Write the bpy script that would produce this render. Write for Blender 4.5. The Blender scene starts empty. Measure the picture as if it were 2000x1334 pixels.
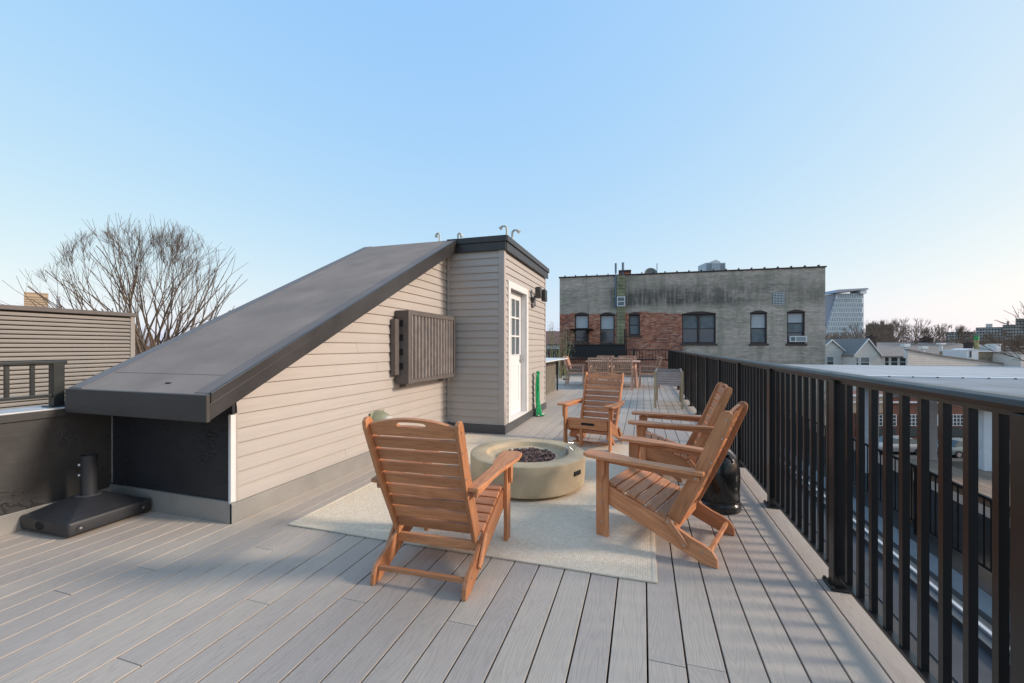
import bpy, bmesh, math, random
from mathutils import Vector, Matrix
R_ = math.radians
SC = bpy.context.scene
COL = SC.collection
random.seed(7)

# ------------------------------------------------------------------ camera
FPX = 820.0; HOR = 676.0; EYE = 1.2
YAW = math.atan(256 / 820)
cam_d = bpy.data.cameras.new('camera'); cam = bpy.data.objects.new('camera', cam_d); COL.objects.link(cam)
cam.location = (0, 0, EYE); cam.rotation_euler = (R_(90), 0, YAW)
cam_d.sensor_width = 36; cam_d.lens = 36 * FPX / 2000
cam_d.shift_y = (HOR - 667) / 2000
cam_d.clip_start = 0.05; cam_d.clip_end = 5000
SC.camera = cam

# ------------------------------------------------------------------ light
SUN_EL, SUN_AZ = R_(25.5), R_(10.5)          # azimuth from +X towards +Y
w = bpy.data.worlds.new('World'); SC.world = w; w.use_nodes = True
nt = w.node_tree; nt.nodes.clear()
sky = nt.nodes.new('ShaderNodeTexSky'); sky.sky_type = 'NISHITA'; sky.sun_disc = False
sky.sun_elevation = SUN_EL; sky.sun_rotation = R_(90) - SUN_AZ
sky.altitude = 0; sky.air_density = 1.0; sky.dust_density = 1.3; sky.ozone_density = 1.0
bg = nt.nodes.new('ShaderNodeBackground'); bg.inputs[1].default_value = 0.15
wo = nt.nodes.new('ShaderNodeOutputWorld')
sep = nt.nodes.new('ShaderNodeSeparateColor'); cmb = nt.nodes.new('ShaderNodeCombineColor')
nt.links.new(sky.outputs[0], sep.inputs[0])
for ch, (p_, a_) in enumerate(((.55, .745), (.30, .700), (-.01, .690))):   # tone curve: each channel compressed to flatten the sky gradient
    m1 = nt.nodes.new('ShaderNodeMath'); m1.operation = 'MULTIPLY'; m1.inputs[1].default_value = .15
    m2 = nt.nodes.new('ShaderNodeMath'); m2.operation = 'POWER'; m2.inputs[1].default_value = p_
    m3 = nt.nodes.new('ShaderNodeMath'); m3.operation = 'MULTIPLY'; m3.inputs[1].default_value = a_ / .15
    nt.links.new(sep.outputs[ch], m1.inputs[0]); nt.links.new(m1.outputs[0], m2.inputs[0]); nt.links.new(m2.outputs[0], m3.inputs[0]); nt.links.new(m3.outputs[0], cmb.inputs[ch])
nt.links.new(cmb.outputs[0], bg.inputs[0]); nt.links.new(bg.outputs[0], wo.inputs[0])
sd = bpy.data.lights.new('sun', 'SUN'); sd.energy = 2.5; sd.angle = R_(9); sd.color = (1, .88, .77)
sun = bpy.data.objects.new('sun', sd); COL.objects.link(sun)
sv = Vector((math.cos(SUN_EL) * math.cos(SUN_AZ), math.cos(SUN_EL) * math.sin(SUN_AZ), math.sin(SUN_EL)))
sun.rotation_euler = sv.to_track_quat('Z', 'Y').to_euler()
SC.view_settings.view_transform = 'Standard'; SC.view_settings.look = 'None'
SC.view_settings.exposure = 0.47; SC.view_settings.gamma = 1; SC.view_settings.use_curve_mapping = False
SC.render.engine = 'CYCLES'

# ------------------------------------------------------------------ helpers
CF = Vector((-math.sin(YAW), math.cos(YAW), 0)); CR = Vector((math.cos(YAW), math.sin(YAW), 0))
def at(u, v, d):                       # survey: photo pixel + distance in metres -> world point
    return CF * d + CR * ((u - 1000) / FPX * d) + Vector((0, 0, EYE + (HOR - v) / FPX * d))

class MB:
    def __init__(s): s.v = []; s.f = []
    def add(s, vs, fs):
        n = len(s.v); s.v += [tuple(p) for p in vs]; s.f += [tuple(i + n for i in f) for f in fs]
        return s
    def box(s, x0, x1, y0, y1, z0, z1):
        return s.add([(x0,y0,z0),(x1,y0,z0),(x1,y1,z0),(x0,y1,z0),(x0,y0,z1),(x1,y0,z1),(x1,y1,z1),(x0,y1,z1)],
                     [(0,3,2,1),(4,5,6,7),(0,1,5,4),(1,2,6,5),(2,3,7,6),(3,0,4,7)])
    def obox(s, c, ax, ay, az):        # centre and three half-axis vectors
        c = Vector(c); ax = Vector(ax); ay = Vector(ay); az = Vector(az)
        vs = [c + a*ax + b*ay + k*az for k in (-1,1) for a, b in ((-1,-1),(1,-1),(1,1),(-1,1))]
        return s.add(vs, [(0,3,2,1),(4,5,6,7),(0,1,5,4),(1,2,6,5),(2,3,7,6),(3,0,4,7)])
    def bar(s, a, b, w, h, up=(0,0,1)):  # rectangular bar a->b
        a = Vector(a); b = Vector(b); d = (b - a); L = d.length; d.normalize()
        up = Vector(up); r = d.cross(up)
        if r.length < 1e-4: r = d.cross(Vector((1,0,0)))
        r.normalize(); u = r.cross(d)
        return s.obox((a + b) / 2, d * L / 2, r * w / 2, u * h / 2)
    def prism(s, pts, axis, a, b):     # polygon in the plane normal to axis
        def m(p, t):
            if axis == 'X': return (t, p[0], p[1])
            if axis == 'Y': return (p[0], t, p[1])
            return (p[0], p[1], t)
        n = len(pts)
        vs = [m(p, a) for p in pts] + [m(p, b) for p in pts]
        return s.add(vs, [tuple(range(n))[::-1], tuple(range(n, 2*n))] + [(i, (i+1) % n, (i+1) % n + n, i + n) for i in range(n)])
    def tube(s, path, rad, n=8, cap=True):
        path = [Vector(p) for p in path]
        if not hasattr(rad, '__len__'): rad = [rad] * len(path)
        vs = []; d0 = (path[1] - path[0]).normalized()
        ref = Vector((0,0,1)) if abs(d0.z) < .9 else Vector((1,0,0))
        for i, p in enumerate(path):
            d = (path[min(i+1, len(path)-1)] - path[max(i-1, 0)]).normalized()
            r = d.cross(ref)
            if r.length < 1e-3: r = d.orthogonal()
            r.normalize(); u = r.cross(d)
            for k in range(n):
                a = 2*math.pi*k/n; vs.append(p + (r*math.cos(a) + u*math.sin(a)) * rad[i])
        fs = [(i*n+k, i*n+(k+1) % n, (i+1)*n+(k+1) % n, (i+1)*n+k) for i in range(len(path)-1) for k in range(n)]
        if cap: fs += [tuple(range(n))[::-1], tuple(range((len(path)-1)*n, len(path)*n))]
        return s.add(vs, fs)
    def lathe(s, prof, n=48, c=(0,0,0), sx=1, sy=1):
        vs = []
        for r, z in prof:
            for k in range(n):
                a = 2*math.pi*k/n; vs.append((c[0] + r*sx*math.cos(a), c[1] + r*sy*math.sin(a), c[2] + z))
        return s.add(vs, [(i*n+k, i*n+(k+1) % n, (i+1)*n+(k+1) % n, (i+1)*n+k) for i in range(len(prof)-1) for k in range(n)])
    def build(s, name, mat, parent=None, bevel=0, seg=2, grain='Y', smooth=False, loc=None, kind=None, dgrain=None):
        me = bpy.data.meshes.new(name); me.from_pydata(s.v, [], s.f)
        bm = bmesh.new(); bm.from_mesh(me)
        bmesh.ops.recalc_face_normals(bm, faces=bm.faces)
        if bevel:
            es = [e for e in bm.edges if len(e.link_faces) == 2 and e.calc_face_angle(0) > R_(32)]
            bmesh.ops.bevel(bm, geom=es, offset=bevel, segments=seg, affect='EDGES', profile=.5, clamp_overlap=True)
        bm.to_mesh(me); bm.free()
        g = {'X': Vector((1,0,0)), 'Y': Vector((0,1,0)), 'Z': Vector((0,0,1))}[grain] if dgrain is None else Vector(dgrain).normalized()
        e1 = g.cross(Vector((0,0,1)));  e1 = Vector((1,0,0)) if e1.length < .1 else e1.normalized()
        e2 = g.cross(e1)
        off = Vector((random.uniform(-50,50), random.uniform(-50,50), random.uniform(-50,50)))
        at_ = me.attributes.new('gc', 'FLOAT_VECTOR', 'POINT'); buf = []
        for vv in me.vertices:
            p = vv.co; buf += [p.dot(g) + off.x, p.dot(e1) + off.y, p.dot(e2) + off.z]
        at_.data.foreach_set('vector', buf)
        if smooth:
            me.polygons.foreach_set('use_smooth', [True]*len(me.polygons))
            try: me.set_sharp_from_angle(angle=R_(35))
            except Exception: pass
        if mat: me.materials.append(mat)
        o = bpy.data.objects.new(name, me); COL.objects.link(o)
        if parent: o.parent = parent
        if loc is not None: o.location = loc
        if kind: o['kind'] = kind
        return o

def link_copy(o, parent=None):
    c = o.copy(); COL.objects.link(c); c.parent = parent
    for ch in list(o.children): link_copy(ch, c)
    return c
def reuse(name, src, parent, loc=(0,0,0), rot=(0,0,0), scale=(1,1,1)):
    o = bpy.data.objects.new(name, src.data); COL.objects.link(o); o.parent = parent
    o.location = loc; o.rotation_euler = rot; o.scale = scale
    return o
def thing(name, label, cat, loc=(0,0,0), rz=0, group=None):
    o = bpy.data.objects.new(name, None); COL.objects.link(o); o.empty_display_size = .1
    o.location = loc; o.rotation_euler = (0,0,rz); tag(o, label, cat, group); return o
def tag(o, label, cat, group=None):
    o['label'] = label; o['category'] = cat
    if group: o['group'] = group
    return o

# ------------------------------------------------------------------ materials
class M:
    def __init__(s, name, col=(.5,.5,.5), rough=.6, metal=0, spec=.5):
        s.m = bpy.data.materials.new(name); s.m.use_nodes = True
        s.t = s.m.node_tree; s.b = s.t.nodes['Principled BSDF']
        s.b.inputs['Base Color'].default_value = (*col, 1); s.b.inputs['Roughness'].default_value = rough
        s.b.inputs['Metallic'].default_value = metal; s.b.inputs['Specular IOR Level'].default_value = spec
    def n(s, ty, **kw):
        nd = s.t.nodes.new('ShaderNode' + ty)
        for k, v in kw.items():
            if k in nd.inputs.keys() if hasattr(nd.inputs, 'keys') else False: nd.inputs[k].default_value = v
            else: setattr(nd, k, v)
        return nd
    def l(s, a, b): s.t.links.new(a, b)
    def coord(s, src='gc', scale=(1,1,1)):
        if src == 'gc': a = s.t.nodes.new('ShaderNodeAttribute'); a.attribute_name = 'gc'; out = a.outputs['Vector']
        elif src == 'world': out = s.t.nodes.new('ShaderNodeNewGeometry').outputs['Position']
        else: out = s.t.nodes.new('ShaderNodeTexCoord').outputs['Object']
        mp = s.t.nodes.new('ShaderNodeMapping'); mp.inputs['Scale'].default_value = scale; s.l(out, mp.inputs['Vector'])
        return mp.outputs[0]
    def noise(s, vec, scale=5, detail=4, rough=.55, dist=0):
        x = s.t.nodes.new('ShaderNodeTexNoise'); s.l(vec, x.inputs['Vector'])
        x.inputs['Scale'].default_value = scale; x.inputs['Detail'].default_value = detail
        x.inputs['Roughness'].default_value = rough; x.inputs['Distortion'].default_value = dist
        return x.outputs['Fac']
    def ramp(s, f, stops):
        r = s.t.nodes.new('ShaderNodeValToRGB'); e = r.color_ramp.elements
        while len(e) < len(stops): e.new(.5)
        for el, (p, c) in zip(e, stops):
            el.position = p; el.color = (*c, 1) if hasattr(c, '__len__') else (c, c, c, 1)
        s.l(f, r.inputs[0]); return r.outputs[0]
    def math(s, op, a, b=None, clamp=False):
        x = s.t.nodes.new('ShaderNodeMath'); x.operation = op; x.use_clamp = clamp
        for i, q in enumerate((a, b)):
            if q is None: continue
            if hasattr(q, 'links'): s.l(q, x.inputs[i])
            else: x.inputs[i].default_value = q
        return x.outputs[0]
    def mix(s, f, a, b, mode='MIX'):
        x = s.t.nodes.new('ShaderNodeMix'); x.data_type = 'RGBA'; x.blend_type = mode
        for i, q in ((0, f), (6, a), (7, b)):
            if hasattr(q, 'links'): s.l(q, x.inputs[i])
            elif i == 0: x.inputs[0].default_value = q
            else: x.inputs[i].default_value = (*q, 1)
        return x.outputs[2]
    def color(s, c): s.l(c, s.b.inputs['Base Color']); return s
    def rough(s, c): s.l(c, s.b.inputs['Roughness']); return s
    def bump(s, hgt, strength=.3, dist=.002):
        x = s.t.nodes.new('ShaderNodeBump'); x.inputs['Strength'].default_value = strength; x.inputs['Distance'].default_value = dist
        s.l(hgt, x.inputs['Height'])
        if s.b.inputs['Normal'].links: s.l(s.b.inputs['Normal'].links[0].from_socket, x.inputs['Normal'])
        s.l(x.outputs[0], s.b.inputs['Normal']); return s
    def objrand(s):
        return s.t.nodes.new('ShaderNodeObjectInfo').outputs['Random']
    def islrand(s):
        return s.t.nodes.new('ShaderNodeNewGeometry').outputs['Random Per Island']

def simple(name, col, rough=.6, metal=0, var=.12, sc=6, bump=0, spec=.5, src='obj', bsc=60, bd=.002):
    m = M(name, col, rough, metal, spec)
    n = m.noise(m.coord(src), sc, 5)
    m.color(m.mix(1, col, m.ramp(n, [(.3, 1-var*1.4), (.7, 1+0*var)]), 'MULTIPLY'))
    m.rough(m.math('ADD', m.math('MULTIPLY', n, .2), rough-.1))
    if bump: m.bump(m.noise(m.coord(src), bsc, 3), bump, bd)
    return m.m

def wood(name, c1, c2, rough=.5, gs=1.0):
    m = M(name, c1, rough)
    v = m.coord('gc', (1.2*gs, 16*gs, 16*gs))
    n = m.noise(v, 3, 6, .6, .6); n2 = m.noise(m.coord('gc', (6, 140, 140)), 2, 3)
    nb = m.noise(m.coord('obj'), 3.5, 3)
    c = m.ramp(n, [(.38, c2), (.58, c1)])
    sp = m.noise(m.coord('gc', (3, 9, 9)), 2.2, 2, .5, .5); c = m.mix(m.ramp(sp, [(.66, 0), (.76, .5)]), c, [x*.6 for x in c2])
    c = m.mix(.35, c, m.ramp(n2, [(.35, [x*.62 for x in c2]), (.6, c1)]))
    r = m.objrand()
    c = m.mix(1, c, m.ramp(r, [(0, .70), (1, 1.12)]), 'MULTIPLY')
    c = m.mix(1, c, m.ramp(nb, [(.3, .88), (.7, 1.05)]), 'MULTIPLY')
    m.color(c); m.bump(n2, .25, .001); m.bump(n, .2, .001)
    m.rough(m.math('ADD', m.math('MULTIPLY', n, .25), rough - .1))
    return m.m

def deck_mat(name):
    m = M(name, (.25,.24,.235), .62)
    st = m.noise(m.coord('gc', (.55, 5.5, 5.5)), 1.6, 2, .45, .25)
    wv = m.math('SINE', m.math('MULTIPLY', st, 150))
    hgt = m.ramp(m.math('ADD', m.math('MULTIPLY', wv, .5), .5), [(.0, 0), (.3, .85), (1, 1)])
    fine = m.noise(m.coord('gc', (12, 300, 300)), 1, 3)
    big = m.noise(m.coord('world'), .9, 4)
    c = m.mix(m.ramp(big, [(.35, 0), (.65, 1)]), (.445,.385,.325), (.50,.43,.355))
    c = m.mix(1, c, m.ramp(m.objrand(), [(0, (.90,.90,.92)), (.5, (1,.98,.97)), (1, (1.07,1.06,1.03))]), 'MULTIPLY')
    c = m.mix(1, c, m.ramp(hgt, [(0, .93), (1, 1.02)]), 'MULTIPLY')
    c = m.mix(1, c, m.ramp(fine, [(.3, .90), (.7, 1.05)]), 'MULTIPLY')
    spots = m.noise(m.coord('world'), 26, 2, .5)
    c = m.mix(m.ramp(spots, [(.74, 0), (.80, .35)]), c, (.12,.11,.1))
    m.color(c); m.bump(hgt, .28, .0012); m.bump(fine, .2, .0008)
    m.rough(m.ramp(big, [(.3, .55), (.7, .68)]))
    return m.m

def siding_mat(name, col):
    m = M(name, col, .5)
    n = m.noise(m.coord('gc', (.8, 30, 30)), 2, 5, .6)
    b = m.noise(m.coord('world'), 1.3, 4)
    c = m.mix(1, col, m.ramp(n, [(.3, .93), (.7, 1.03)]), 'MULTIPLY')
    c = m.mix(1, c, m.ramp(b, [(.3, .93), (.7, 1.02)]), 'MULTIPLY')
    m.color(c); m.bump(n, .12, .001); return m.m

def membrane(name, col, wr=1.0, rough=.55, scratch=True, wrinkle=True):
    m = M(name, col, rough, spec=.4)
    n = m.noise(m.coord('obj'), 2.2, 6, .6)
    c = m.mix(1, col, m.ramp(n, [(.3, .8), (.7, 1.15)]), 'MULTIPLY')
    if scratch:
        s1 = m.noise(m.coord('obj', (1, 1, 12)), 5, 4, .7)
        c = m.mix(m.ramp(s1, [(.6, 0), (.75, .12)]), c, (.3,.3,.3))
    m.color(c)
    wv = m.noise(m.coord('obj', (1.5, 1.5, 4)), 3.1, 4, .6, .8)
    r = m.ramp(m.math('ABSOLUTE', m.math('SUBTRACT', wv, .5)), [(0, 1), (.025, .25), (.08, 0)])
    mask = m.ramp(m.noise(m.coord('obj'), 1.7, 2), [(.48, 0), (.6, 1)])
    if wrinkle: m.bump(m.math('MULTIPLY', r, mask), .8*wr, .012)
    m.bump(m.noise(m.coord('obj'), 9, 4), .3*wr, .01)
    m.rough(m.ramp(n, [(.3, rough-.1), (.7, rough+.15)]))
    return m.m

WOOD = wood('oiled_eucalyptus', (.68,.295,.13), (.48,.18,.07))
WOOD2 = wood('weathered_teak', (.78,.46,.32), (.56,.31,.21))
DECK = deck_mat('grey_composite')
SIDE = siding_mat('vinyl_taupe', (.45,.40,.355))
SIDE_TRIM = siding_mat('vinyl_trim_taupe', (.44,.39,.35))
WHITE_TRIM = simple('white_trim', (.74,.72,.69), .45, var=.06)
DOORW = simple('white_door_paint', (.80,.79,.77), .35, var=.03)
DARKM = simple('charcoal_sheet_metal', (.055,.052,.052), .42, metal=.3, var=.25, sc=4, bump=.08, bsc=20)
ROOFM = membrane('grey_roof_membrane', (.27,.22,.185), .25, .9, True, False)
BLACKM = membrane('black_roof_membrane', (.024,.024,.028), 1.0, .5)
BLACKM2 = membrane('black_parapet_membrane', (.055,.052,.048), 1.0, .55)
FLASH = simple('grey_aluminium_flashing', (.36,.34,.31), .42, metal=.25, var=.15, sc=3)
FLASHD = simple('dark_grey_base_trim', (.10,.10,.105), .45, metal=.2, var=.15)
RAILM = simple('black_railing_paint', (.0095,.009,.0088), .34, var=.2, sc=8)
GREENR = simple('dark_green_railing_paint', (.028,.032,.031), .35, var=.2)
COPING = simple('pale_metal_coping', (.62,.62,.62), .35, metal=.3, var=.1)
BLACKP = simple('black_moulded_plastic', (.03,.031,.035), .5, var=.2, bump=.15, bsc=150, bd=.001)
BOLT = simple('steel_bolt', (.6,.58,.55), .3, metal=.9)
DARK = simple('dark_substructure', (.018,.017,.016), .9)
GLASS = M('window_glass', (.10,.12,.13), .08, spec=.8).m
def rug_mat():
    m = M('woven_rug', (.55,.50,.42), .95, spec=.1)
    v = m.coord('obj')
    wv = m.t.nodes.new('ShaderNodeTexVoronoi'); wv.inputs['Scale'].default_value = 80; wv.inputs['Randomness'].default_value = .35
    mp = m.coord('obj', (1, 1.6, 1)); m.l(mp, wv.inputs['Vector'])
    d = wv.outputs['Distance']
    n = m.noise(v, 55, 3); big = m.noise(v, 1.5, 3)
    c = m.ramp(d, [(.15, (.93,.78,.57)), (.62, (.74,.60,.43))])
    c = m.mix(m.ramp(n, [(.42, 0), (.62, .5)]), c, (.92,.81,.66))
    c = m.mix(1, c, m.ramp(big, [(.3, .9), (.7, 1.03)]), 'MULTIPLY')
    m.color(c); m.bump(m.math('SUBTRACT', 1, d), .8, .006); return m.m
RUG = rug_mat()
RUGE = simple('rug_binding', (.78,.66,.50), .9, var=.2, bump=.4, bsc=200)
CONC = simple('olive_cast_concrete', (.60,.46,.285), .6, var=.26, sc=4, bump=.12, bsc=90)
CONC2 = simple('bowl_concrete', (.42,.38,.28), .6, var=.2, sc=9, bump=.12, bsc=90)
def lava():
    m = M('lava_rock', (.08,.05,.045), .85)
    m.color(m.ramp(m.islrand(), [(0, (.03,.022,.02)), (.6, (.11,.06,.05)), (1, (.2,.13,.11))])); m.bump(m.noise(m.coord('obj'), 200, 3), .8, .004); return m.m
LAVA = lava()

# ------------------------------------------------------------------ deck
X0, PW = .016, .1395
deck = MB().box(-4.0, .97, -1.6, 17.05, -.10, -.062).build('deck', DARK, kind='structure')
board_joints = {-14: [1.09], -16: [1.937], -10: [1.67], -6: [1.67], 0: [1.69], -19: [1.576], -22: [.9], 4: [4.6], -3: [4.9]}
for k in range(-28, 7):
    x = X0 + PW*k
    if k in board_joints: js = list(board_joints[k]); 
    else: js = [random.uniform(2.4, 5.6)]
    while js[-1] < 17: js.append(js[-1] + random.choice((3.05, 3.66, 3.66)))
    if js[0] > 2.2: js.insert(0, js[0] - 3.66)
    ed = [-1.6] + [j for j in js if -1.2 < j < 16.6] + [17.05]
    for a, b in zip(ed[:-1], ed[1:]):
        spans = [(a, b)]
        if x + PW < -2.7: spans = [(a, min(b, 2.2)), (max(a, 7.9), b)]
        elif x + PW < -1.85: spans = [(a, min(b, 5.47)), (max(a, 7.9), b)]
        for a2, b2 in spans:
            if b2 - a2 < .08: continue
            q = MB().box(x+.0036, x+PW-.0036, a2+.0015, b2-.0015, -.026, random.uniform(-.0006, .0006))
            q.build('deck_board', DECK, deck, bevel=.0014, seg=1, grain='Y')

# edge fascia of the deck and the building beneath
MB().box(.972, .99, -1.6, 17.05, -.30, -.004).build('deck_fascia', FLASH, deck)

# ------------------------------------------------------------------ own building body and lower roof strip
body = thing('roof_strip', 'dark grey membrane roof strip just below the right side of the deck', 'roof', (0,0,0))
MB().box(-4.2, 2.50, -3, 17.2, -8, -1.01).build('wall', simple('stucco_dark', (.10,.09,.085), .8), body)
MB().box(-4.2, .93, -3, 17.2, -1.008, -.12).build('deck_base', DARK, body)
ROOFG = simple('granulated_roof_sheet', (.075,.068,.062), .72, var=.3, sc=3, bump=.3, bsc=120)
ROOFB = simple('bluish_roof_sheet', (.06,.06,.068), .6, var=.3, sc=3, bump=.2, bsc=100)
for i in range(19):
    y = -2.9 + i*1.05
    MB().box(1.10, 1.95, y, y+1.06 , -1.006, -.99 + .003*(i % 2)).build('roof_sheet', ROOFG, body)
MB().box(1.95, 2.34, -2.9, 17.1, -1.006, -.982).build('roof_sheet', ROOFB, body)
MB().box(.995, 1.10, -2.9, 17.1, -1.0, -.86).build('flashing', FLASH, body)
MB().box(2.34, 2.50, -2.9, 17.1, -1.006, -.93).build('edge_kerb', FLASHD, body)
MB().box(2.42, 2.455, -2.9, 17.1, -.93, -.905).build('metal_edge', COPING, body, bevel=.004)
MB().box(2.50, 2.56, -2.9, 17.1, -1.05, -.95).build('gutter', DARKM, body)

# ------------------------------------------------------------------ bulkhead (sloped roof stair housing)
bh = thing('stair_bulkhead', 'taupe sided rooftop stair bulkhead with long sloping grey roof and white door', 'bulkhead', (-2.66, 2.15, 0))
bo = Vector((-2.66, 2.15, 0))
def L(mb): mb.v = [tuple(Vector(p) - bo) for p in mb.v]; return mb
ZE, SL, YE, YT = .90, .507, 1.87, 5.42      # eave height, slope, eave y, top y
def zr(y): return ZE + SL*(y - YE)
# cores
core = MB().prism([(2.17, .0), (5.41, .0), (5.41, zr(5.41)-.13), (2.17, zr(2.17)-.13)], 'X', -4.05, -2.68)
L(core).build('core_wall', BLACKM, bh)
L(MB().box(-4.05, -1.822, 5.44, 5.70, 0, 2.60).box(-4.05, -1.822, 6.56, 7.95, 0, 2.60).box(-4.05, -1.93, 5.70, 6.56, 0, 2.60).box(-1.93, -1.822, 5.70, 6.56, 2.03, 2.60).box(-1.93,-1.822,5.70,6.56,0,.115)).build('core_wall', simple('sheathing', (.3,.28,.26), .8), bh)
# front low wall
L(MB().box(-4.05, -2.655, 2.15, 2.17, .15, zr(2.15)-.155)).build('front_wall', BLACKM, bh)
L(MB().box(-4.05, -2.645, 2.135, 2.16, 0, .148)).build('base_flashing', FLASH, bh, bevel=.002)
L(MB().box(-3.8685, -3.8655, 2.146, 2.150, .16, .70)).build('seam', COPING, bh)
for a, b in ((2.135, 4.0), (4.003, 5.44)):
    L(MB().box(-2.66, -2.64, a, b, 0, .134)).build('base_flashing', FLASH, bh, bevel=.002)
L(MB().box(-2.64, -1.785, 5.40, 5.42, 0, .118)).build('base_trim', FLASHD, bh, bevel=.003)
L(MB().box(-1.80, -1.785, 5.42, 7.96, 0, .112)).build('base_trim', FLASHD, bh, bevel=.003)
def course(z0, z1, lf, rf, place, name='siding_panel', mat=SIDE, par=bh, out=.0165, dg=(0,1,0), lo=L):
    pr = [(0, z0), (out, z0), (out, z0+.006), (out*.75, z0+.045), (out*.70, z0+.05), (.002, z1+.002), (0, z1+.002)]
    if z1 - z0 < .06: pr = [(0, z0), (out, z0), (.004, z1), (0, z1)]
    n = len(pr)
    vs = [place(lf(z), o_, z) for o_, z in pr] + [place(rf(z), o_, z) for o_, z in pr]
    q = MB().add(vs, [tuple(range(n))[::-1], tuple(range(n, 2*n))] + [(i, (i+1) % n, (i+1) % n + n, i+n) for i in range(n)])
    return lo(q).build(name, mat, par, dgrain=dg)
EX = .0998
z = .136
while z < 2.44:
    z1 = min(z + EX, 2.60)
    lf = lambda zz: max(2.188, (zz - (ZE-.16) + .0) / SL + YE)
    if lf(z) < 5.35:
        cut = random.uniform(3.3, 4.9)
        if lf(z) < cut - .6 and random.random() < .4:
            course(z, z1, lf, lambda zz: cut, lambda s_, o_, zz: (-2.672 + o_, s_, zz))
            course(z, z1, lambda zz: cut - .012, lambda zz: 5.40, lambda s_, o_, zz: (-2.6705 + o_, s_, zz))
        else: course(z, z1, lf, lambda zz: 5.40, lambda s_, o_, zz: (-2.672 + o_, s_, zz))
    z += EX
z = .12
while z < 2.5:
    z1 = min(z + EX, 2.56)
    course(z, z1, lambda zz: -2.625, lambda zz: -1.885, lambda s_, o_, zz: (s_, 5.438 - o_, zz), dg=(1,0,0))
    if z > 2.10 or z1 < .13: segs = [(5.50, 7.925)]
    else: segs = [(5.50, 5.60), (6.66, 7.925)]
    for a, b in segs:
        course(z, z1, lambda zz: a, lambda zz: b, lambda s_, o_, zz: (-1.823 + o_, s_, zz))
    z += EX
# corner trims
L(MB().box(-2.672, -2.648, 2.133, 2.170, .137, .735)).build('corner_trim', WHITE_TRIM, bh, bevel=.003)
L(MB().box(-2.69, -2.655, 2.170, 2.192, .137, .74)).build('corner_trim', SIDE_TRIM, bh)
L(MB().box(-2.69, -2.672, 2.140, 2.170, .137, .74)).build('corner_filler', BLACKM, bh)
L(MB().box(-2.66, -2.625, 5.405, 5.438, .136, 2.52)).build('corner_trim', SIDE_TRIM, bh, bevel=.003)
L(MB().box(-1.885, -1.802, 5.418, 5.44, .12, 2.52)).build('corner_trim', SIDE_TRIM, bh, bevel=.004)
L(MB().box(-1.823, -1.801, 5.44, 5.50, .114, 2.52)).build('corner_trim', SIDE_TRIM, bh, bevel=.004)
L(MB().box(-1.823, -1.801, 7.92, 7.97, .114, 2.52)).build('corner_trim', SIDE_TRIM, bh, bevel=.004)
# sloping roof
def slab(y0, y1, x0, x1, top, bot):
    return MB().add([((x - .21*(y-YE)/(YT-YE) if x < -3.6 else x), y, zr(y)+t) for x in (x0, x1) for y in (y0, y1) for t in (bot, top)], [(0,1,3,2),(4,6,7,5),(0,4,5,1),(2,3,7,6),(1,5,7,3),(0,2,6,4)])
L(slab(YE+.01, YT, -3.83, -2.51, 0, -.12)).build('roof', ROOFM, bh)
L(slab(YE+.21, YE+.225, -3.82, -2.53, .003, -.01)).build('roof_seam', ROOFM, bh)
L(slab(YE+.02, YT, -2.64, -2.52, .004, -.01)).build('roof_edge_strip', membrane('roof_edge_membrane', (.20,.17,.155), .3, .8, True, False), bh)
L(slab(YE+.012, YT, -3.835, -3.70, .005, -.01)).build('roof_edge_strip', simple('left_edge_flash', (.20,.17,.155), .6), bh)
L(MB().box(-3.835, -2.50, YE-.012, YE+.012, ZE-.16, ZE+.004)).build('front_fascia', membrane('fascia_membrane', (.065,.055,.05), .15, .5, True, False), bh, bevel=.004)
L(slab(YE+.012, YT-.02, -2.512, -2.492, .012, -.055)).build('rake_cap', DARKM, bh, bevel=.003)
L(slab(YE+.012, YT-.02, -2.530, -2.502, -.057, -.158)).build('rake_fascia', DARKM, bh, bevel=.003)
L(slab(YE+.02, YT-.02, -2.66, -2.532, -.135, -.155)).build('soffit', DARKM, bh)
L(slab(YE+.012, 2.15, -4.0, -2.66, -.135, -.156)).build('soffit', BLACKM, bh)
L(MB().box(-3.02, -2.98, YE+.10, YE+.18, ZE+.05, ZE+.06)).build('roof_patch', BLACKM, bh)
# flat roof
L(MB().box(-4.05, -1.79, 5.43, 8.0, 2.60, 2.695)).build('roof', ROOFM, bh)
def fas(x0, x1, y0, y1):
    L(MB().box(x0, x1, y0, y1, 2.52, 2.622)).build('roof_fascia', DARKM, bh, bevel=.003)
L(MB().box(-2.63, -1.775, 5.395, 5.428, 2.51, 2.622)).build('roof_fascia', DARKM, bh, bevel=.003)
L(MB().box(-2.645, -1.755, 5.38, 5.428, 2.624, 2.705)).build('roof_fascia_cap', DARKM, bh, bevel=.004)
L(MB().box(-1.79, -1.765, 5.428, 8.02, 2.51, 2.622)).build('roof_fascia', DARKM, bh, bevel=.003)
L(MB().box(-1.79, -1.745, 5.40, 8.04, 2.624, 2.705)).build('roof_fascia_cap', DARKM, bh, bevel=.004)
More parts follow.
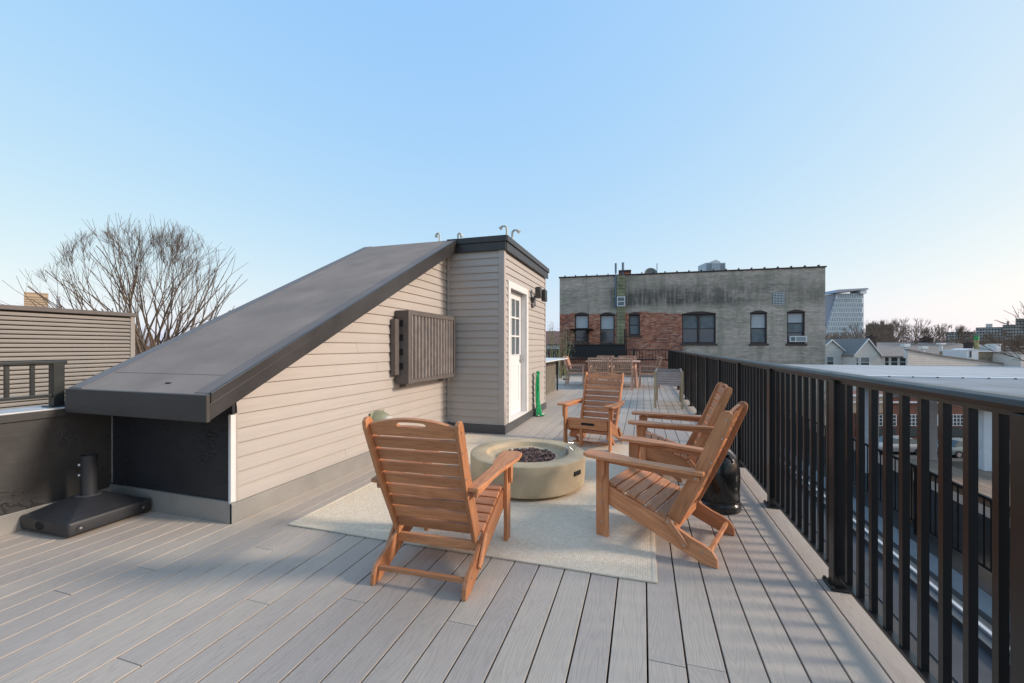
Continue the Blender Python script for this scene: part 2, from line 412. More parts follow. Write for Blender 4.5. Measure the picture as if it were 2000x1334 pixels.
# door
L(MB().box(-1.823, -1.795, 5.60, 5.70, .12, 2.125).box(-1.823, -1.795, 6.56, 6.66, .12, 2.125).box(-1.823, -1.795, 5.70, 6.56, 2.03, 2.125)).build('door_casing', WHITE_TRIM, bh, bevel=.004)
L(MB().box(-1.93, -1.80, 5.70, 6.56, .115, .145)).build('door_sill', WHITE_TRIM, bh, bevel=.004)
L(MB().box(-1.925, -1.823, 5.70, 5.715, .145, 2.03).box(-1.925, -1.823, 6.545, 6.56, .145, 2.03)).build('door_jamb', WHITE_TRIM, bh)
dm = MB(); DX0, DX1 = -1.922, -1.892
dm.box(DX0, DX1, 5.72, 5.83, .15, 2.025).box(DX0, DX1, 6.43, 6.54, .15, 2.025).box(DX0, DX1, 5.83, 6.43, 1.92, 2.025).box(DX0, DX1, 5.83, 6.43, .15, 1.07)
door = L(dm).build('door', DOORW, bh)
mm = MB()
for i in (1, 2): mm.box(DX0, DX1+.004, 5.83 + .2*i - .012, 5.83+.2*i + .012, 1.07, 1.92)
for i in (1, 2): mm.box(DX0, DX1+.003, 5.83, 6.43, 1.07+.2833*i-.012, 1.07+.2833*i+.012)
L(mm).build('muntins', DOORW, door)
L(MB().box(DX1, DX1+.01, 5.83, 6.43, 1.055, 1.07).box(DX1, DX1+.01, 5.82, 5.835, 1.055, 1.935).box(DX1, DX1+.01, 6.425, 6.44, 1.055, 1.935)).build('pane_frame', DOORW, door)
L(MB().box(DX1, DX1+.006, 5.85, 6.41, .32, .335).box(DX1, DX1+.006, 5.85, 6.41, .90, .915).box(DX1, DX1+.006, 5.85, 5.865, .335, .90).box(DX1, DX1+.006, 6.395, 6.41, .335, .90)).build('door_moulding', DOORW, door)
for i in range(3):
    for j in range(3):
        L(MB().box(-1.915, -1.908, 5.83+.2*i, 5.83+.2*(i+1), 1.07+.2833*j, 1.07+.2833*(j+1))).build('pane', GLASS, door)
L(MB().tube([(-1.892, 6.49, .99), (-1.85, 6.49, .99), (-1.845, 6.44, .99)], .011, 8).box(-1.895, -1.887, 6.465, 6.515, .93, 1.06)).build('handle', BOLT, door, smooth=True)

# gooseneck vent hooks on the flat roof
for i, (x, y, zz, dx) in enumerate(((-3.10, 6.05, .33, -1), (-2.78, 6.05, .30, 1), (-1.97, 6.05, .33, -1.6), (-1.87, 6.0, .24, 1.8))):
    pth = [(0,0,0), (0,0,zz-.05)] ; rr = .05 if i > 1 else .028
    sgn = 1 if dx > 0 else -1
    for a in range(0, 181 if i > 1 else 200, 20):
        t = R_(a); pth.append((sgn*(rr - rr*math.cos(t)), 0, zz-.05 + rr*math.sin(t)))
    if i > 1: pth = pth[:-2]
    g = thing('gooseneck_pipe', ['thin cream hooked pipe on the flat roof, farthest left of the four', 'thin cream hooked pipe on the flat roof, second from the left', 'thicker cream hooked pipe on the roof corner curving to the left', 'thicker cream hooked pipe on the roof corner curving to the right'][i], 'pipe', (x, y, 2.695), 0, 'hooked pipes on the bulkhead roof')
    PIPE = simple('cream_pipe', (.62,.60,.50), .45, var=.15) if i == 0 else PIPE
    MB().tube(pth, .014 if i < 2 else .016, 10).build('pipe', PIPE, g, smooth=True)
    e = Vector(pth[-1]); d = (e - Vector(pth[-2])).normalized()
    MB().tube([e - d*.012, e + d*.035], [.02, .024] if i < 2 else [.02, .028], 10).build('pipe_mouth', PIPE, g, smooth=True)

# louvre cabinet on the siding
ac = thing('louvred_cabinet', 'grey brown ribbed metal cabinet hanging on the taupe siding', 'cabinet', (-2.65, 4.10, .78))
CAB = simple('brown_grey_cabinet_paint', (.14,.12,.11), .5, metal=.1, var=.15, sc=7)
CAB2 = simple('faded_cabinet_ribs', (.27,.23,.205), .5, metal=.1, var=.25, sc=9)
CW, CH, CD = 1.22, .82, .17
MB().box(0, CD-.03, .03, CW-.03, .03, CH-.03).build('case', CAB, ac)
MB().box(-.0, .06, -.09, .03, .10, CH-.10).build('side_duct', CAB, ac, bevel=.004)
MB().box(CD-.03, CD, 0, .05, 0, CH).box(CD-.03, CD, CW-.05, CW, 0, CH).box(CD-.03, CD, .05, CW-.05, CH-.05, CH).box(CD-.03, CD, .05, CW-.05, 0, .045).build('front_frame', CAB, ac, bevel=.003)
MB().box(0, CD-.03, -.002, .03, 0, CH).box(0, CD-.03, CW-.03, CW+.002, 0, CH).box(0, CD-.03, .03, CW-.03, CH-.03, CH).box(0, CD-.03, .03, CW-.03, 0, .03).build('side_panel', CAB, ac, bevel=.002)
rb = None
for i in range(14):
    y = .06 + i*.0795
    q = MB().prism([(CD-.032, y), (CD-.004, y+.012), (CD-.004, y+.040), (CD-.032, y+.052)], 'Z', .047, CH-.052)
    q.build('rib', CAB2, ac, grain='Z')
MB().box(-.01, .04, .10, .16, -.05, 0.0).box(-.01, .04, 1.05, 1.11, -.05, 0.0).build('bracket', CAB, ac)
for k in range(4): MB().box(.03, .10, -.012, -.002, .16+.16*k, .23+.16*k).build('side_slot', DARK, ac)

# round vent low on the siding
vt = thing('wall_vent', 'round olive domed vent with pale ring low on the siding', 'vent', (-2.652, 3.76, .40))
OL = simple('olive_vent', (.30,.31,.20), .5, var=.2)
MB().lathe([(.001,.14),(.07,.135),(.10,.11),(.125,.05),(.13,0)], 28).build('hood', OL, vt, smooth=True).rotation_euler = (0, R_(90), 0)
o = MB().lathe([(.04,.13),(.045,.155),(.075,.155),(.08,.13)], 28).build('ring', simple('ring_pale', (.6,.6,.55), .4), vt, smooth=True); o.rotation_euler = (0, R_(90), 0)
MB().box(-.0, .012, -.12, .12, -.12, .12).build('back_plate', OL, vt, bevel=.004)

# flood light beside the door
fl = thing('flood_light', 'dark twin flood light fixed to the siding right of the door', 'lamp', (-1.81, 6.92, 1.98))
LB = simple('bronze_lamp', (.06,.05,.045), .4, var=.2)
o = MB().lathe([(.001,.03),(.045,.03),(.055,.02),(.055,0)], 20).build('wall_plate', LB, fl, smooth=True); o.rotation_euler = (0,R_(90),0)
MB().tube([(0,0,0),(.05,0,.05),(.09,0,.09)], .014, 8).tube([(.0,0,-.06),(.02,-.01,-.13)], .022, 8).build('arm', LB, fl, smooth=True)
MB().box(.07, .17, -.06, .06, .03, .22).build('lamp_head', LB, fl, bevel=.02, smooth=True)
MB().box(.13, .20, .16, .32, .0, .20).tube([(.05,.1,.06),(.16,.2,.1)], .014, 8).build('lamp_head', LB, fl, bevel=.012, smooth=True)
MB().box(.199, .203, .175, .305, .015, .185).build('lens', GLASS, fl)

# green cord bundle hanging by the door
gr = thing('cord_bundle', 'bundle of bright green cord hanging against the siding beside the door', 'cord', (-1.76, 7.05, 0))
GRN = simple('green_cord', (.01,.42,.14), .5, var=.4, sc=30)
WHC = simple('white_cord', (.6,.6,.52), .6)
q = MB(); qw = MB()
for i in range(26):
    sp = i/26*6.28; wd = random.uniform(.02, .07); pts = []
    for k in range(9):
        t = k/8; flare = wd*(.7 + 2.4*max(0, .35-t)) 
        pts.append((.01+abs(flare*math.cos(sp + 2*t))*.7 + .06*max(0,.3-t), flare*math.sin(sp+1.5*t)*1.2 + .02*math.sin(5*t+i) , .02 + t*.72))
    (qw if i % 9 == 4 else q).tube(pts, .014 if i % 9 != 4 else .008, 6)
for i in range(10): q.tube([(.03, random.uniform(-.05,.05), .06), (.09+random.random()*.05, random.uniform(-.12,.12), .015), (.04, random.uniform(-.12,.14), .012)], .010, 6)
q.build('cord', GRN, gr, smooth=True); qw.tube([(.06,-.12,.015),(.12,.0,.03),(.10,.14,.02)], .012, 6).build('white_cord', WHC, gr, smooth=True)
MB().tube([(.03,-.04,.735),(.03,0,.745),(.03,.04,.735)], .03, 8).build('cord_end', GRN, gr, smooth=True)

# ------------------------------------------------------------------ left parapet with short railing
pp = thing('parapet_wall', 'low dark membrane covered parapet wall with pale metal coping at the left', 'parapet', (-3.87, 1.9, 0))
po = Vector((-3.87, 1.9, 0))
def Lp(mb): mb.v = [tuple(Vector(p) - po) for p in mb.v]; return mb
Lp(MB().box(-4.12, -3.872, -1.6, 2.16, 0, .715)).build('wall', BLACKM2, pp)
Lp(MB().box(-3.872, -3.862, -1.6, 2.135, 0, .128)).build('base_flashing', FLASH, pp, bevel=.002)
Lp(MB().box(-4.14, -3.856, -1.6, 1.985, .762, .772)).build('coping', COPING, pp, bevel=.003)
Lp(MB().box(-3.873, -3.857, -1.6, 1.98, .712, .760)).build('coping_edge', BLACKM2, pp, bevel=.002)
sr = thing('short_railing', 'short dark green railing standing on the left parapet', 'railing', (-3.97, 1.88, .772))
MB().box(-.03, .03, -.03, .03, .008, .305).build('post', GREENR, sr, bevel=.003)
MB().box(-.055, .055, -.055, .055, 0, .010).build('base_plate', GREENR, sr, bevel=.002)
MB().box(-.03, .03, -3.2, .045, .303, .325).build('top_rail', GREENR, sr, bevel=.004)
MB().box(-.018, .018, -3.2, -.03, .07, .092).build('bottom_rail', GREENR, sr, bevel=.003)
for i in range(18): MB().box(-.010, .010, -.135-i*.121, -.115-i*.121, .092, .305).build('baluster', GREENR, sr)

# ------------------------------------------------------------------ umbrella base
ub = thing('umbrella_base', 'black plastic wheeled umbrella base with upright sleeve beside the parapet', 'umbrella base', (-3.63, 1.885, 0), R_(1))
def frus(x0,x1,y0,y1,z0,x2,x3,y2,y3,z1):
    return MB().add([(x0,y0,z0),(x1,y0,z0),(x1,y1,z0),(x0,y1,z0),(x2,y2,z1),(x3,y2,z1),(x3,y3,z1),(x2,y3,z1)],[(0,3,2,1),(4,5,6,7),(0,1,5,4),(1,2,6,5),(2,3,7,6),(3,0,4,7)])
UBW, UBL = .24, .235
MB().box(-UBW, UBW, -UBL, UBL, .012, .105).build('base', BLACKP, ub, bevel=.02, seg=3, smooth=True)
frus(-UBW+.012, UBW-.012, -UBL+.012, UBL-.012, .10, -.07, .07, -.07, .07, .185).build('tank_top', BLACKP, ub, bevel=.008, smooth=True)
MB().tube([(0,0,.18),(0,0,.45)], .043, 20).build('sleeve', BLACKP, ub, smooth=True)
MB().lathe([(.042,.45),(.045,.456),(.037,.456),(.035,.40)], 20).build('sleeve_rim', BLACKP, ub, smooth=True)
MB().lathe([(.043,.188),(.07,.188),(.07,.182)], 20).build('collar', FLASHD, ub, smooth=True)
for zz in (.30, .37):
    o = MB().tube([(-.030,-.030,zz+.02),(-.036,-.040,zz+.02)], .010, 10).build('bolt', BOLT, ub, smooth=True)
for y in (-UBL+.06, UBL-.06):
    MB().tube([(UBW-.01,y,.055),(UBW+.006,y,.055)], .018, 16).build('wheel_cap', BLACKP, ub, smooth=True)
    MB().tube([(UBW+.005,y,.055),(UBW+.009,y,.055)], .007, 10).build('axle_end', BOLT, ub, smooth=True)
o = MB().lathe([(.001,.0),(.03,.0),(.034,.004),(.038,.0),(.038,-.004)], 20).build('handle_recess', DARK, ub, smooth=True)
o.rotation_euler = (R_(90), 0, 0); o.location = (-.03, -UBL-.001, .06); o.scale = (1, .75, 1)

# ------------------------------------------------------------------ rug
rg = tag(MB().box(-2.262, .062, 2.245, 5.25, .001, .009).build('rug', RUG, None), 'flat woven beige outdoor rug under the fire pit and chairs', 'rug')
MB().box(.045, .070, 2.238, 5.257, .0015, .011).box(-2.27, -2.25, 2.238, 5.257, .0015, .011).box(-2.25, .045, 2.236, 2.256, .0015, .011).box(-2.25, .045, 5.240, 5.258, .0015, .011).build('edge_binding', RUGE, rg, bevel=.002)

# ------------------------------------------------------------------ fire pit
fp = thing('fire_pit', 'round olive grey concrete fire pit with lava rock bowl on the rug', 'fire pit', (-.965, 3.55, .01))
MB().lathe([(.0,.02),(.45,.02),(.478,.024),(.488,.035),(.494,.10),(.499,.20),(.500,.258),(.497,.268),(.488,.273),(.365,.273),(.358,.270),(.353,.258),(.345,.236),(.30,.222),(.262,.219),(.0,.219)], 72).build('body', CONC, fp, smooth=True)
MB().lathe([(.40,.0),(.40,.025)], 48).build('foot_ring', DARK, fp)
MB().lathe([(.242,.215),(.248,.232),(.256,.234),(.26,.229),(.26,.215)], 60).build('burner_ring', BOLT, fp, smooth=True)
q = MB(); lr = random.Random(3)
for i in range(420):
    r = .238*math.sqrt(lr.random()); a = lr.random()*6.283; s = lr.uniform(.009, .019)
    c = Vector((r*math.cos(a), r*math.sin(a), .216 + lr.random()*.014 + .006*(1-r/.24)))
    rot = Matrix.Rotation(lr.random()*6, 3, Vector((lr.random()+.01, lr.random(), lr.random())))
    vs = [c + rot @ Vector((x*s*lr.uniform(.6,1.2), y*s*lr.uniform(.6,1.2), zz*s*lr.uniform(.5,1))) for x in (-1,1) for y in (-1,1) for zz in (-1,1)]
    q.add(vs, [(0,1,3,2),(4,6,7,5),(0,4,5,1),(2,3,7,6),(1,5,7,3),(0,2,6,4)])
q.build('lava_rocks', LAVA, fp, kind='stuff')
def ringpos(ang, r, z): return Vector((r*math.cos(R_(ang)), r*math.sin(R_(ang)), z))
c = ringpos(-22, .493, .175); n_ = ringpos(-22, 1, 0); t_ = Vector((-n_.y, n_.x, 0))
MB().obox(c, n_*.012, t_*.045, Vector((0,0,.017))).build('hand_slot', DARK, fp)
MB().tube([ringpos(22,.40,.272), ringpos(21,.37,.30), ringpos(20,.33,.27), ringpos(18,.29,.235)], .004, 6).tube([ringpos(22,.42,.272), ringpos(24,.41,.33), ringpos(21,.36,.34)], .003, 6).build('igniter_wire', BOLT, fp, smooth=True)
MB().obox(ringpos(20,.345,.268), ringpos(20,.008,0), Vector((-.3,.9,0))*.02, Vector((0,0,.028))).build('igniter_plate', BOLT, fp)

# ------------------------------------------------------------------ adirondack chairs
def arc_pts(pts): return pts
def adirondack(label, loc, rz, ottoman=False):
    c = thing('adirondack_chair', label, 'chair', loc, rz, 'reddish wooden slatted lounge chairs around the fire pit')
    SX = .235      # inner face of stringers
    str_pts = [(.60,.325),(.24,.197),(.10,.128),(.04,.108),(-.005,.085),(-.03,.05),(-.035,.0),(.035,.0),(.12,.032),(.33,.112),(.60,.205)]
    for s in (-1, 1):
        a, b = sorted((s*SX, s*(SX+.022)))
        MB().prism(str_pts, 'X', a, b).build('stringer', WOOD, c, bevel=.003, dgrain=(0,.93,.37))
        a, b = sorted((s*(SX+.023), s*(SX+.045)))
        MB().prism([(.588,0),(.668,0),(.668,.488),(.588,.488)], 'X', a, b).build('front_leg', WOOD, c, bevel=.003, grain='Z')
        # curved bracket under the arm tip
        a, b = sorted((s*(SX+.046), s*(SX+.066)))
        MB().prism([(.655,.489),(.60,.489),(.605,.40),(.62,.36),(.635,.35),(.648,.38)], 'X', a, b).build('bracket', WOOD, c, bevel=.003, grain='Z')
        # arm : contoured board
        out = SX + .075
        pts = [(s*(SX-.012), .03),(s*(SX+.06), .03),(s*(SX+.075), .20),(s*(SX+.085), .36),(s*(SX+.105), .50),(s*(SX+.118), .60),(s*(SX+.112), .70),(s*(SX+.085), .738),(s*(SX-.005), .742),(s*(SX-.022), .725),(s*(SX-.022), .60),(s*(SX-.012), .50),(s*(SX+.01), .40),(s*(SX+.004), .22)]
        q = MB().prism(pts, 'Z', 0, .022); q.v = [(x, y, zz + .490 + .012*(y/.74)) for x, y, zz in q.v]
        q.build('arm', WOOD, c, bevel=.005, seg=2, grain='Y')
        a, b = sorted((s*(SX+.024), s*(SX+.044)))
        MB().prism([(.06,.455),(.587,.470),(.587,.493),(.06,.488)], 'X', a, b).build('arm_rail', WOOD, c, bevel=.002, grain='Y')
        # back side rail
        BR = SX - .002
        q = MB().prism([(.245,.205),(.17,.175),(.015,.50),(-.105,.80),(-.108,.835),(-.09,.852),(-.065,.852),(-.045,.83),(.085,.53)], 'X', *sorted((s*(BR-.022), s*BR)))
        q.v = [(x + s*.030*(zz-.2), y, zz) for x, y, zz in q.v]
        q.build('back_rail', WOOD, c, bevel=.004, dgrain=(0,-.38,.92))
        # short folding link on the outside rear
        a, b = sorted((s*(SX+.024), s*(SX+.040)))
        MB().bar((s*(SX+.033), .235, .205), (s*(SX+.033), .125, .075), .017, .042, (0,.76,.64)).build('folding_link', WOOD, c, bevel=.006, dgrain=(0,-.6,-.8))
        bq = MB()
        for (y, zz) in ((.63,.45),(.63,.30),(.63,.22),(.63,.10),(.07,.472)):
            bq.tube([(s*(SX+.044), y, zz),(s*(SX+.0485), y, zz)], .0055, 8)
        bq.tube([(s*(SX+.04), .135, .085),(s*(SX+.0445), .135, .085)], .006, 8).tube([(s*(SX+.022), .045, .07),(s*(SX+.0265), .045, .07)], .006, 8).tube([(s*(SX+.04), .225, .195),(s*(SX+.0445), .225, .195)], .006, 8)
        for (y, zz) in ((.0,.56),(-.055,.70),(-.075,.80)):
            bq.tube([(s*(BR+.030*(zz-.2)), y, zz),(s*(BR+.030*(zz-.2)+.004), y, zz)], .0045, 8)
        bq.build('bolts', BOLT, c, smooth=True)
    # seat slats along the stringer top line
    d = Vector((0, -.36, -.128)).normalized(); nrm = Vector((0, -d.z, d.y)); nrm = nrm if nrm.z > 0 else -nrm
    st = Vector((0, .612, .334))
    for i in range(6):
        p = st + d*(.031 + i*.0665)
        MB().obox(p + nrm*.009, (SX+.012, 0, 0), d*.029, nrm*.009).build('seat_slat', WOOD, c, bevel=.003, grain='X')
    MB().box(-SX, SX, .578, .598, .232, .328).build('front_rail', WOOD, c, bevel=.003, grain='X')
    MB().box(-SX, SX, -.0, .022, .060, .082).build('rear_stretcher', WOOD, c, bevel=.003, grain='X')
    MB().box(-SX, SX, .19, .21, .125, .175).build('cross_brace', WOOD, c, bevel=.003, grain='X')
    # back slats
    p0 = Vector((0, .168, .222)); p1 = Vector((0, -.092, .848)); bd = (p1 - p0); BL = bd.length; bd.normalize(); bn = Vector((0, bd.z, -bd.y))
    hw = lambda t: SX - .026 + .030*(t)
    for i in range(8):
        a = .006 + i*.0725; b = a + .0595
        w0, w1 = hw(a*.92), hw(b*.92); th = .008
        c0 = p0 + bd*a + bn*.004; c1 = p0 + bd*b + bn*.004
        vs = [c0 + Vector((-w0,0,0)) - bn*th, c0 + Vector((w0,0,0)) - bn*th, c1 + Vector((w1,0,0)) - bn*th, c1 + Vector((-w1,0,0)) - bn*th,
              c0 + Vector((-w0,0,0)) + bn*th, c0 + Vector((w0,0,0)) + bn*th, c1 + Vector((w1,0,0)) + bn*th, c1 + Vector((-w1,0,0)) + bn*th]
        MB().add(vs, [(0,3,2,1),(4,5,6,7),(0,1,5,4),(1,2,6,5),(2,3,7,6),(3,0,4,7)]).build('back_slat', WOOD, c, bevel=.0025, grain='X')
    # arched head board with a hand slot (built as strips round the slot)
    a0 = .006 + 8*.0725; w0 = hw(a0*.92); th = .008
    N = 24; q = MB()
    def arch(x): return a0 + .062 + .036*(1 - (x/w0)**2)
    def slot(x):
        if abs(x) > .078: return None
        e = math.sqrt(max(0, 1-((abs(x)-.058)/.02)**2)) if abs(x) > .058 else 1
        hh = .013*e; m_ = a0 + .068 - .004*(x/.08)**2
        return (m_ - hh, m_ + hh) if hh > .001 else None
    xs = sorted(set([-w0 + 2*w0*i/N for i in range(N+1)] + [-.078,-.074,-.066,-.058,.058,.066,.074,.078]))
    def P3(x, t, o): return p0 + bd*t + bn*(.004+o) + Vector((x,0,0))
    for xa, xb in zip(xs[:-1], xs[1:]):
        sa, sb = slot(xa), slot(xb); xm = (xa+xb)/2
        if slot(xm) and (sa or sb):
            sa = sa or ((slot(xm)[0]+slot(xm)[1])/2,)*2; sb = sb or ((slot(xm)[0]+slot(xm)[1])/2,)*2
            rows = [((a0, sa[0]), (a0, sb[0])), ((sa[1], arch(xa)), (sb[1], arch(xb)))]
        else: rows = [((a0, arch(xa)), (a0, arch(xb)))]
        for (la, ha), (lb, hb) in rows:
            q.add([P3(xa,la,-th),P3(xb,lb,-th),P3(xb,hb,-th),P3(xa,ha,-th),P3(xa,la,th),P3(xb,lb,th),P3(xb,hb,th),P3(xa,ha,th)],
                  [(0,3,2,1),(4,5,6,7),(0,1,5,4),(2,3,7,6)] + ([(3,0,4,7)] if xa == xs[0] else []) + ([(1,2,6,5)] if xb == xs[-1] else []))
    q.build('head_board', WOOD, c, grain='X')
    if ottoman:
        MB().box(-SX-.0, SX+.0, .60, .618, .225, .335).build('footrest_board', WOOD, c, bevel=.003, grain='X')
        MB().prism([(-.07,-.014),(.07,-.014),(.082,-.004),(.082,.006),(.07,.016),(-.07,.016),(-.082,.006),(-.082,-.004)], 'Y', .6185, .6195).build('hand_slot', DARK, c, loc=(.0,0,.285))
        MB().box(.075, .10, .55, .61, .02, .225).build('footrest_leg', WOOD, c, bevel=.003, grain='Z')
        MB().box(-SX, SX, .53, .548, .165, .19).box(-SX, SX, .44, .458, .03, .05).build('footrest_stretcher', WOOD, c, bevel=.003, grain='X')
        for s in (-1, 1): MB().prism([(.59,.17),(.46,.17),(.30,.06),(.28,.0),(.31,.0),(.40,.07),(.60,.12)], 'X', *sorted((s*(SX-.002), s*(SX-.02)))).build('footrest_side', WOOD, c, bevel=.002, grain='Y')
    return c
ZR = .002
adirondack('wooden lounge chair seen from behind at the rug front edge', (-1.052, 1.84, ZR), R_(2))
adirondack('wooden lounge chair at the right front corner of the rug, seen from its side', (.438, 2.735, ZR), R_(70))
adirondack('wooden lounge chair by the railing, behind the other side-on chair', (.62, 4.19, ZR), R_(88), True)
adirondack('wooden lounge chair beyond the fire pit facing the camera', (-.50, 5.54, ZR), R_(169), True)

# covered gas tank behind the chair
kt = thing('tank_cover', 'glossy black rounded tank cover with handle behind the right front chair', 'tank', (.53, 3.45, 0))
KM = simple('glossy_black_enamel', (.02,.02,.02), .16, var=.5, sc=14, bump=.08, bsc=30)
MB().lathe([(0,.0),(.155,.0),(.16,.012),(.16,.05),(.15,.062),(.15,.075)], 40).build('base_ring', KM, kt, smooth=True)
MB().lathe([(.145,.07),(.152,.10),(.152,.26),(.145,.33),(.125,.38),(.09,.41),(.05,.422),(.0,.425)], 40).build('shell', KM, kt, smooth=True)
MB().tube([(-.10,-.125,.30),(-.095,-.13,.36),(-.06,-.115,.405),(.0,-.095,.43),(.06,-.085,.405),(.085,-.10,.36)], .012, 10).build('handle', KM, kt, smooth=True)

# ------------------------------------------------------------------ right railing
rr = thing('deck_railing', 'long black metal railing along the right side of the deck', 'railing', (.93, 2.483, 0))
ry0 = 2.483; PS = 1.105
postm = MB().box(-.032, .032, -.032, .032, .012, 1.03).build('post', RAILM, rr, bevel=.003)
platem = MB().box(-.052, .052, -.058, .058, 0, .014).build('base_plate', RAILM, postm, bevel=.004)
bb = MB().tube([(0,0,.014),(0,0,.022)], .008, 8).build('anchor_bolt', DARKM, postm)
bb.location = (-.042,-.048,0)
for bx_, by_ in ((.042,-.048),(-.042,.048),(.042,.048)): reuse('anchor_bolt', bb, postm, (bx_, by_, 0))
ys = [ry0 + PS*k for k in range(-3, 14)]
for y in ys:
    if abs(y-ry0) < .01: continue
    if y > 16.9: continue
    p = reuse('post', postm, rr, (0, y-ry0, 0)); reuse('base_plate', platem, p)
    if y < 6:
        for bx_, by_ in ((-.042,-.048),(.042,-.048),(-.042,.048),(.042,.048)): reuse('anchor_bolt', bb, p, (bx_, by_, 0))
yend = 16.9
bal = None
for k in range(-3, 14):
    a = ry0 + PS*k
    for i in range(9):
        y = a + PS*(i+1)/10
        if y > yend-.05: break
        if bal is None: bal = MB().box(-.0115, .0115, -.0115, .0115, .072, 1.02).build('baluster', RAILM, rr); bal.location = (0, y-ry0, 0)
        else: reuse('baluster', bal, rr, (0, y-ry0, 0))
MB().box(-.018, .018, -3.33, yend-ry0, .058, .076).build('bottom_rail', RAILM, rr, bevel=.002)
MB().box(-.014, .014, -3.33, yend-ry0, 1.018, 1.038).build('sub_rail', RAILM, rr)
MB().prism([(-.034,1.036),(.034,1.036),(.036,1.05),(.030,1.064),(.012,1.070),(-.012,1.070),(-.030,1.064),(-.036,1.05)], 'Y', -3.33, yend+.03-ry0).build('top_rail', RAILM, rr, bevel=.002)

# end railing with mesh below
er = thing('end_railing', 'black railing with wire mesh below across the far end of the deck', 'railing', (-.9, 16.93, 0))
XE0, XE1 = -3.1+.9, .93+.9
MB().box(XE0, XE1, -.025, .025, 1.04, 1.075).build('top_rail', RAILM, er, bevel=.003)
MB().box(XE0, XE1, -.02, .02, .655, .70).build('middle_rail', RAILM, er, bevel=.003)
MB().box(XE0, XE1, -.02, .02, .10, .13).build('bottom_rail', RAILM, er, bevel=.003)
b0 = None
n = int((XE1-XE0)/.118)
for i in range(n):
    x = XE1 - .118*(i+1)
    if b0 is None: b0 = MB().box(-.009, .009, -.009, .009, .70, 1.04).build('baluster', RAILM, er, loc=(x,0,0))
    else: reuse('baluster', b0, er, (x,0,0))
q = MB(); 
for i in range(int((XE1-XE0)/.10)): q.box(XE0+.1*i-.003, XE0+.1*i+.003, -.003, .003, .13, .655)
for i in range(6): q.box(XE0, XE1, .003, .009, .16+.1*i-.003, .16+.1*i+.003)
q.build('wire_mesh', RAILM, er)
for x in (XE0, XE0+2.0, XE1-1.05*1.2): MB().box(x-.03, x+.03, -.03, .03, 0, 1.04).build('post', RAILM, er)
tag(MB().box(-3.2, .95, 17.06, 17.25, -.08, .11).build('kerb', simple('pale_kerb', (.42,.42,.40), .8), None), 'pale low kerb along the far edge of the deck', 'kerb')

# ------------------------------------------------------------------ raised planter
pl = thing('raised_planter', 'grey ribbed raised planter box on four tan metal legs by the railing', 'planter', (.50, 9.2, 0), R_(-3))
TAN = simple('tan_metal', (.52,.42,.27), .4, metal=.4, var=.15); GRYP = simple('grey_planter_panel', (.44,.37,.34), .5, var=.15)
hx, hy = .265, .62
for sx in (-1,1):
    for sy in (-1,1):
        q = MB(); q.box(*sorted((sx*hx, sx*(hx-.045))), *sorted((sy*hy, sy*(hy-.006))), 0, .72); q.box(*sorted((sx*hx, sx*(hx-.006))), *sorted((sy*(hy-.006), sy*(hy-.05))), 0, .72)
        q.build('leg', TAN, pl)
for k in range(6):
    z0 = .445 + k*.043
    q = MB()
    for s in (-1,1):
        q.prism([(s*(hx-.007), z0),(s*(hx-.015), z0+.020),(s*(hx-.007), z0+.040),(s*(hx-.03), z0+.040),(s*(hx-.03), z0)], 'Y', -hy+.007, hy-.007)
        q.prism([(s*(hy-.007), z0),(s*(hy-.015), z0+.020),(s*(hy-.007), z0+.040),(s*(hy-.03), z0+.040),(s*(hy-.03), z0)], 'X', -hx+.03, hx-.03)
    q.build('side_panel', GRYP, pl)
MB().box(-hx+.03, hx-.03, -hy+.03, hy-.03, .445, .46).build('bottom', GRYP, pl)
MB().box(-hx+.03, hx-.03, -hy+.03, hy-.03, .46, .54).build('soil', simple('soil', (.05,.04,.03), .95, bump=.5), pl)

# ------------------------------------------------------------------ bar counter behind the bulkhead
br = thing('bar_counter', 'white topped bar counter with tan lattice front behind the bulkhead', 'counter', (-2.3, 9.8, 0))
MB().box(-.38, .32, -1.75, 1.68, .845, .875).build('top', simple('white_counter', (.72,.72,.70), .35, var=.05), br, bevel=.004)
for y in (-1.6, 0, 1.48): MB().box(.05, .09, y-.02, y+.02, 0, .845).build('leg', DARKM, br)
q = MB()
for k in range(16): q.box(.02, .035, -1.6, 1.46, .03+.052*k, .055+.052*k)
q.build('lattice_slat', simple('tan_lattice', (.36,.31,.24), .7, var=.2), br)
q = MB()
for k in range(34): q.box(.035, .042, -1.6+.09*k + .045*0, -1.575+.09*k, .03, .84)
q.build('lattice_strip', simple('tan_lattice2', (.30,.27,.21), .7, var=.2), br)
MB().box(-.3, .0, -1.6, 1.46, .0, .84).build('cabinet', simple('lattice_back', (.14,.12,.10), .8), br)

# ------------------------------------------------------------------ dining set
dt = thing('dining_table', 'reddish wooden dining table at the far end of the deck', 'table', (-.86, 13.15, 0))
MB().box(-.78, .78, -.55, .55, .725, .755).build('table_top', WOOD2, dt, bevel=.006, grain='X')
MB().box(-.65, .65, -.45, .45, .65, .725).build('apron', WOOD2, dt, grain='X')
for sx in (-1,1):
    for sy in (-1,1): MB().bar((sx*.62, sy*.42, .70), (sx*.68, sy*.46, 0), .07, .07).build('leg', WOOD2, dt, grain='Z')
bw = thing('fire_bowl', 'dark shallow bowl on the dining table', 'bowl', (-.80, 13.1, .755))
MB().lathe([(.0,.02),(.10,.02),(.17,.06),(.20,.085),(.205,.09),(.19,.085),(.15,.05),(.0,.04)], 28).build('bowl', simple('bronze_bowl', (.06,.045,.04), .4), bw, smooth=True)
MB().lathe([(.19,.085),(.215,.088),(.215,.098),(.19,.10)], 28).build('rim', WOOD2, bw)
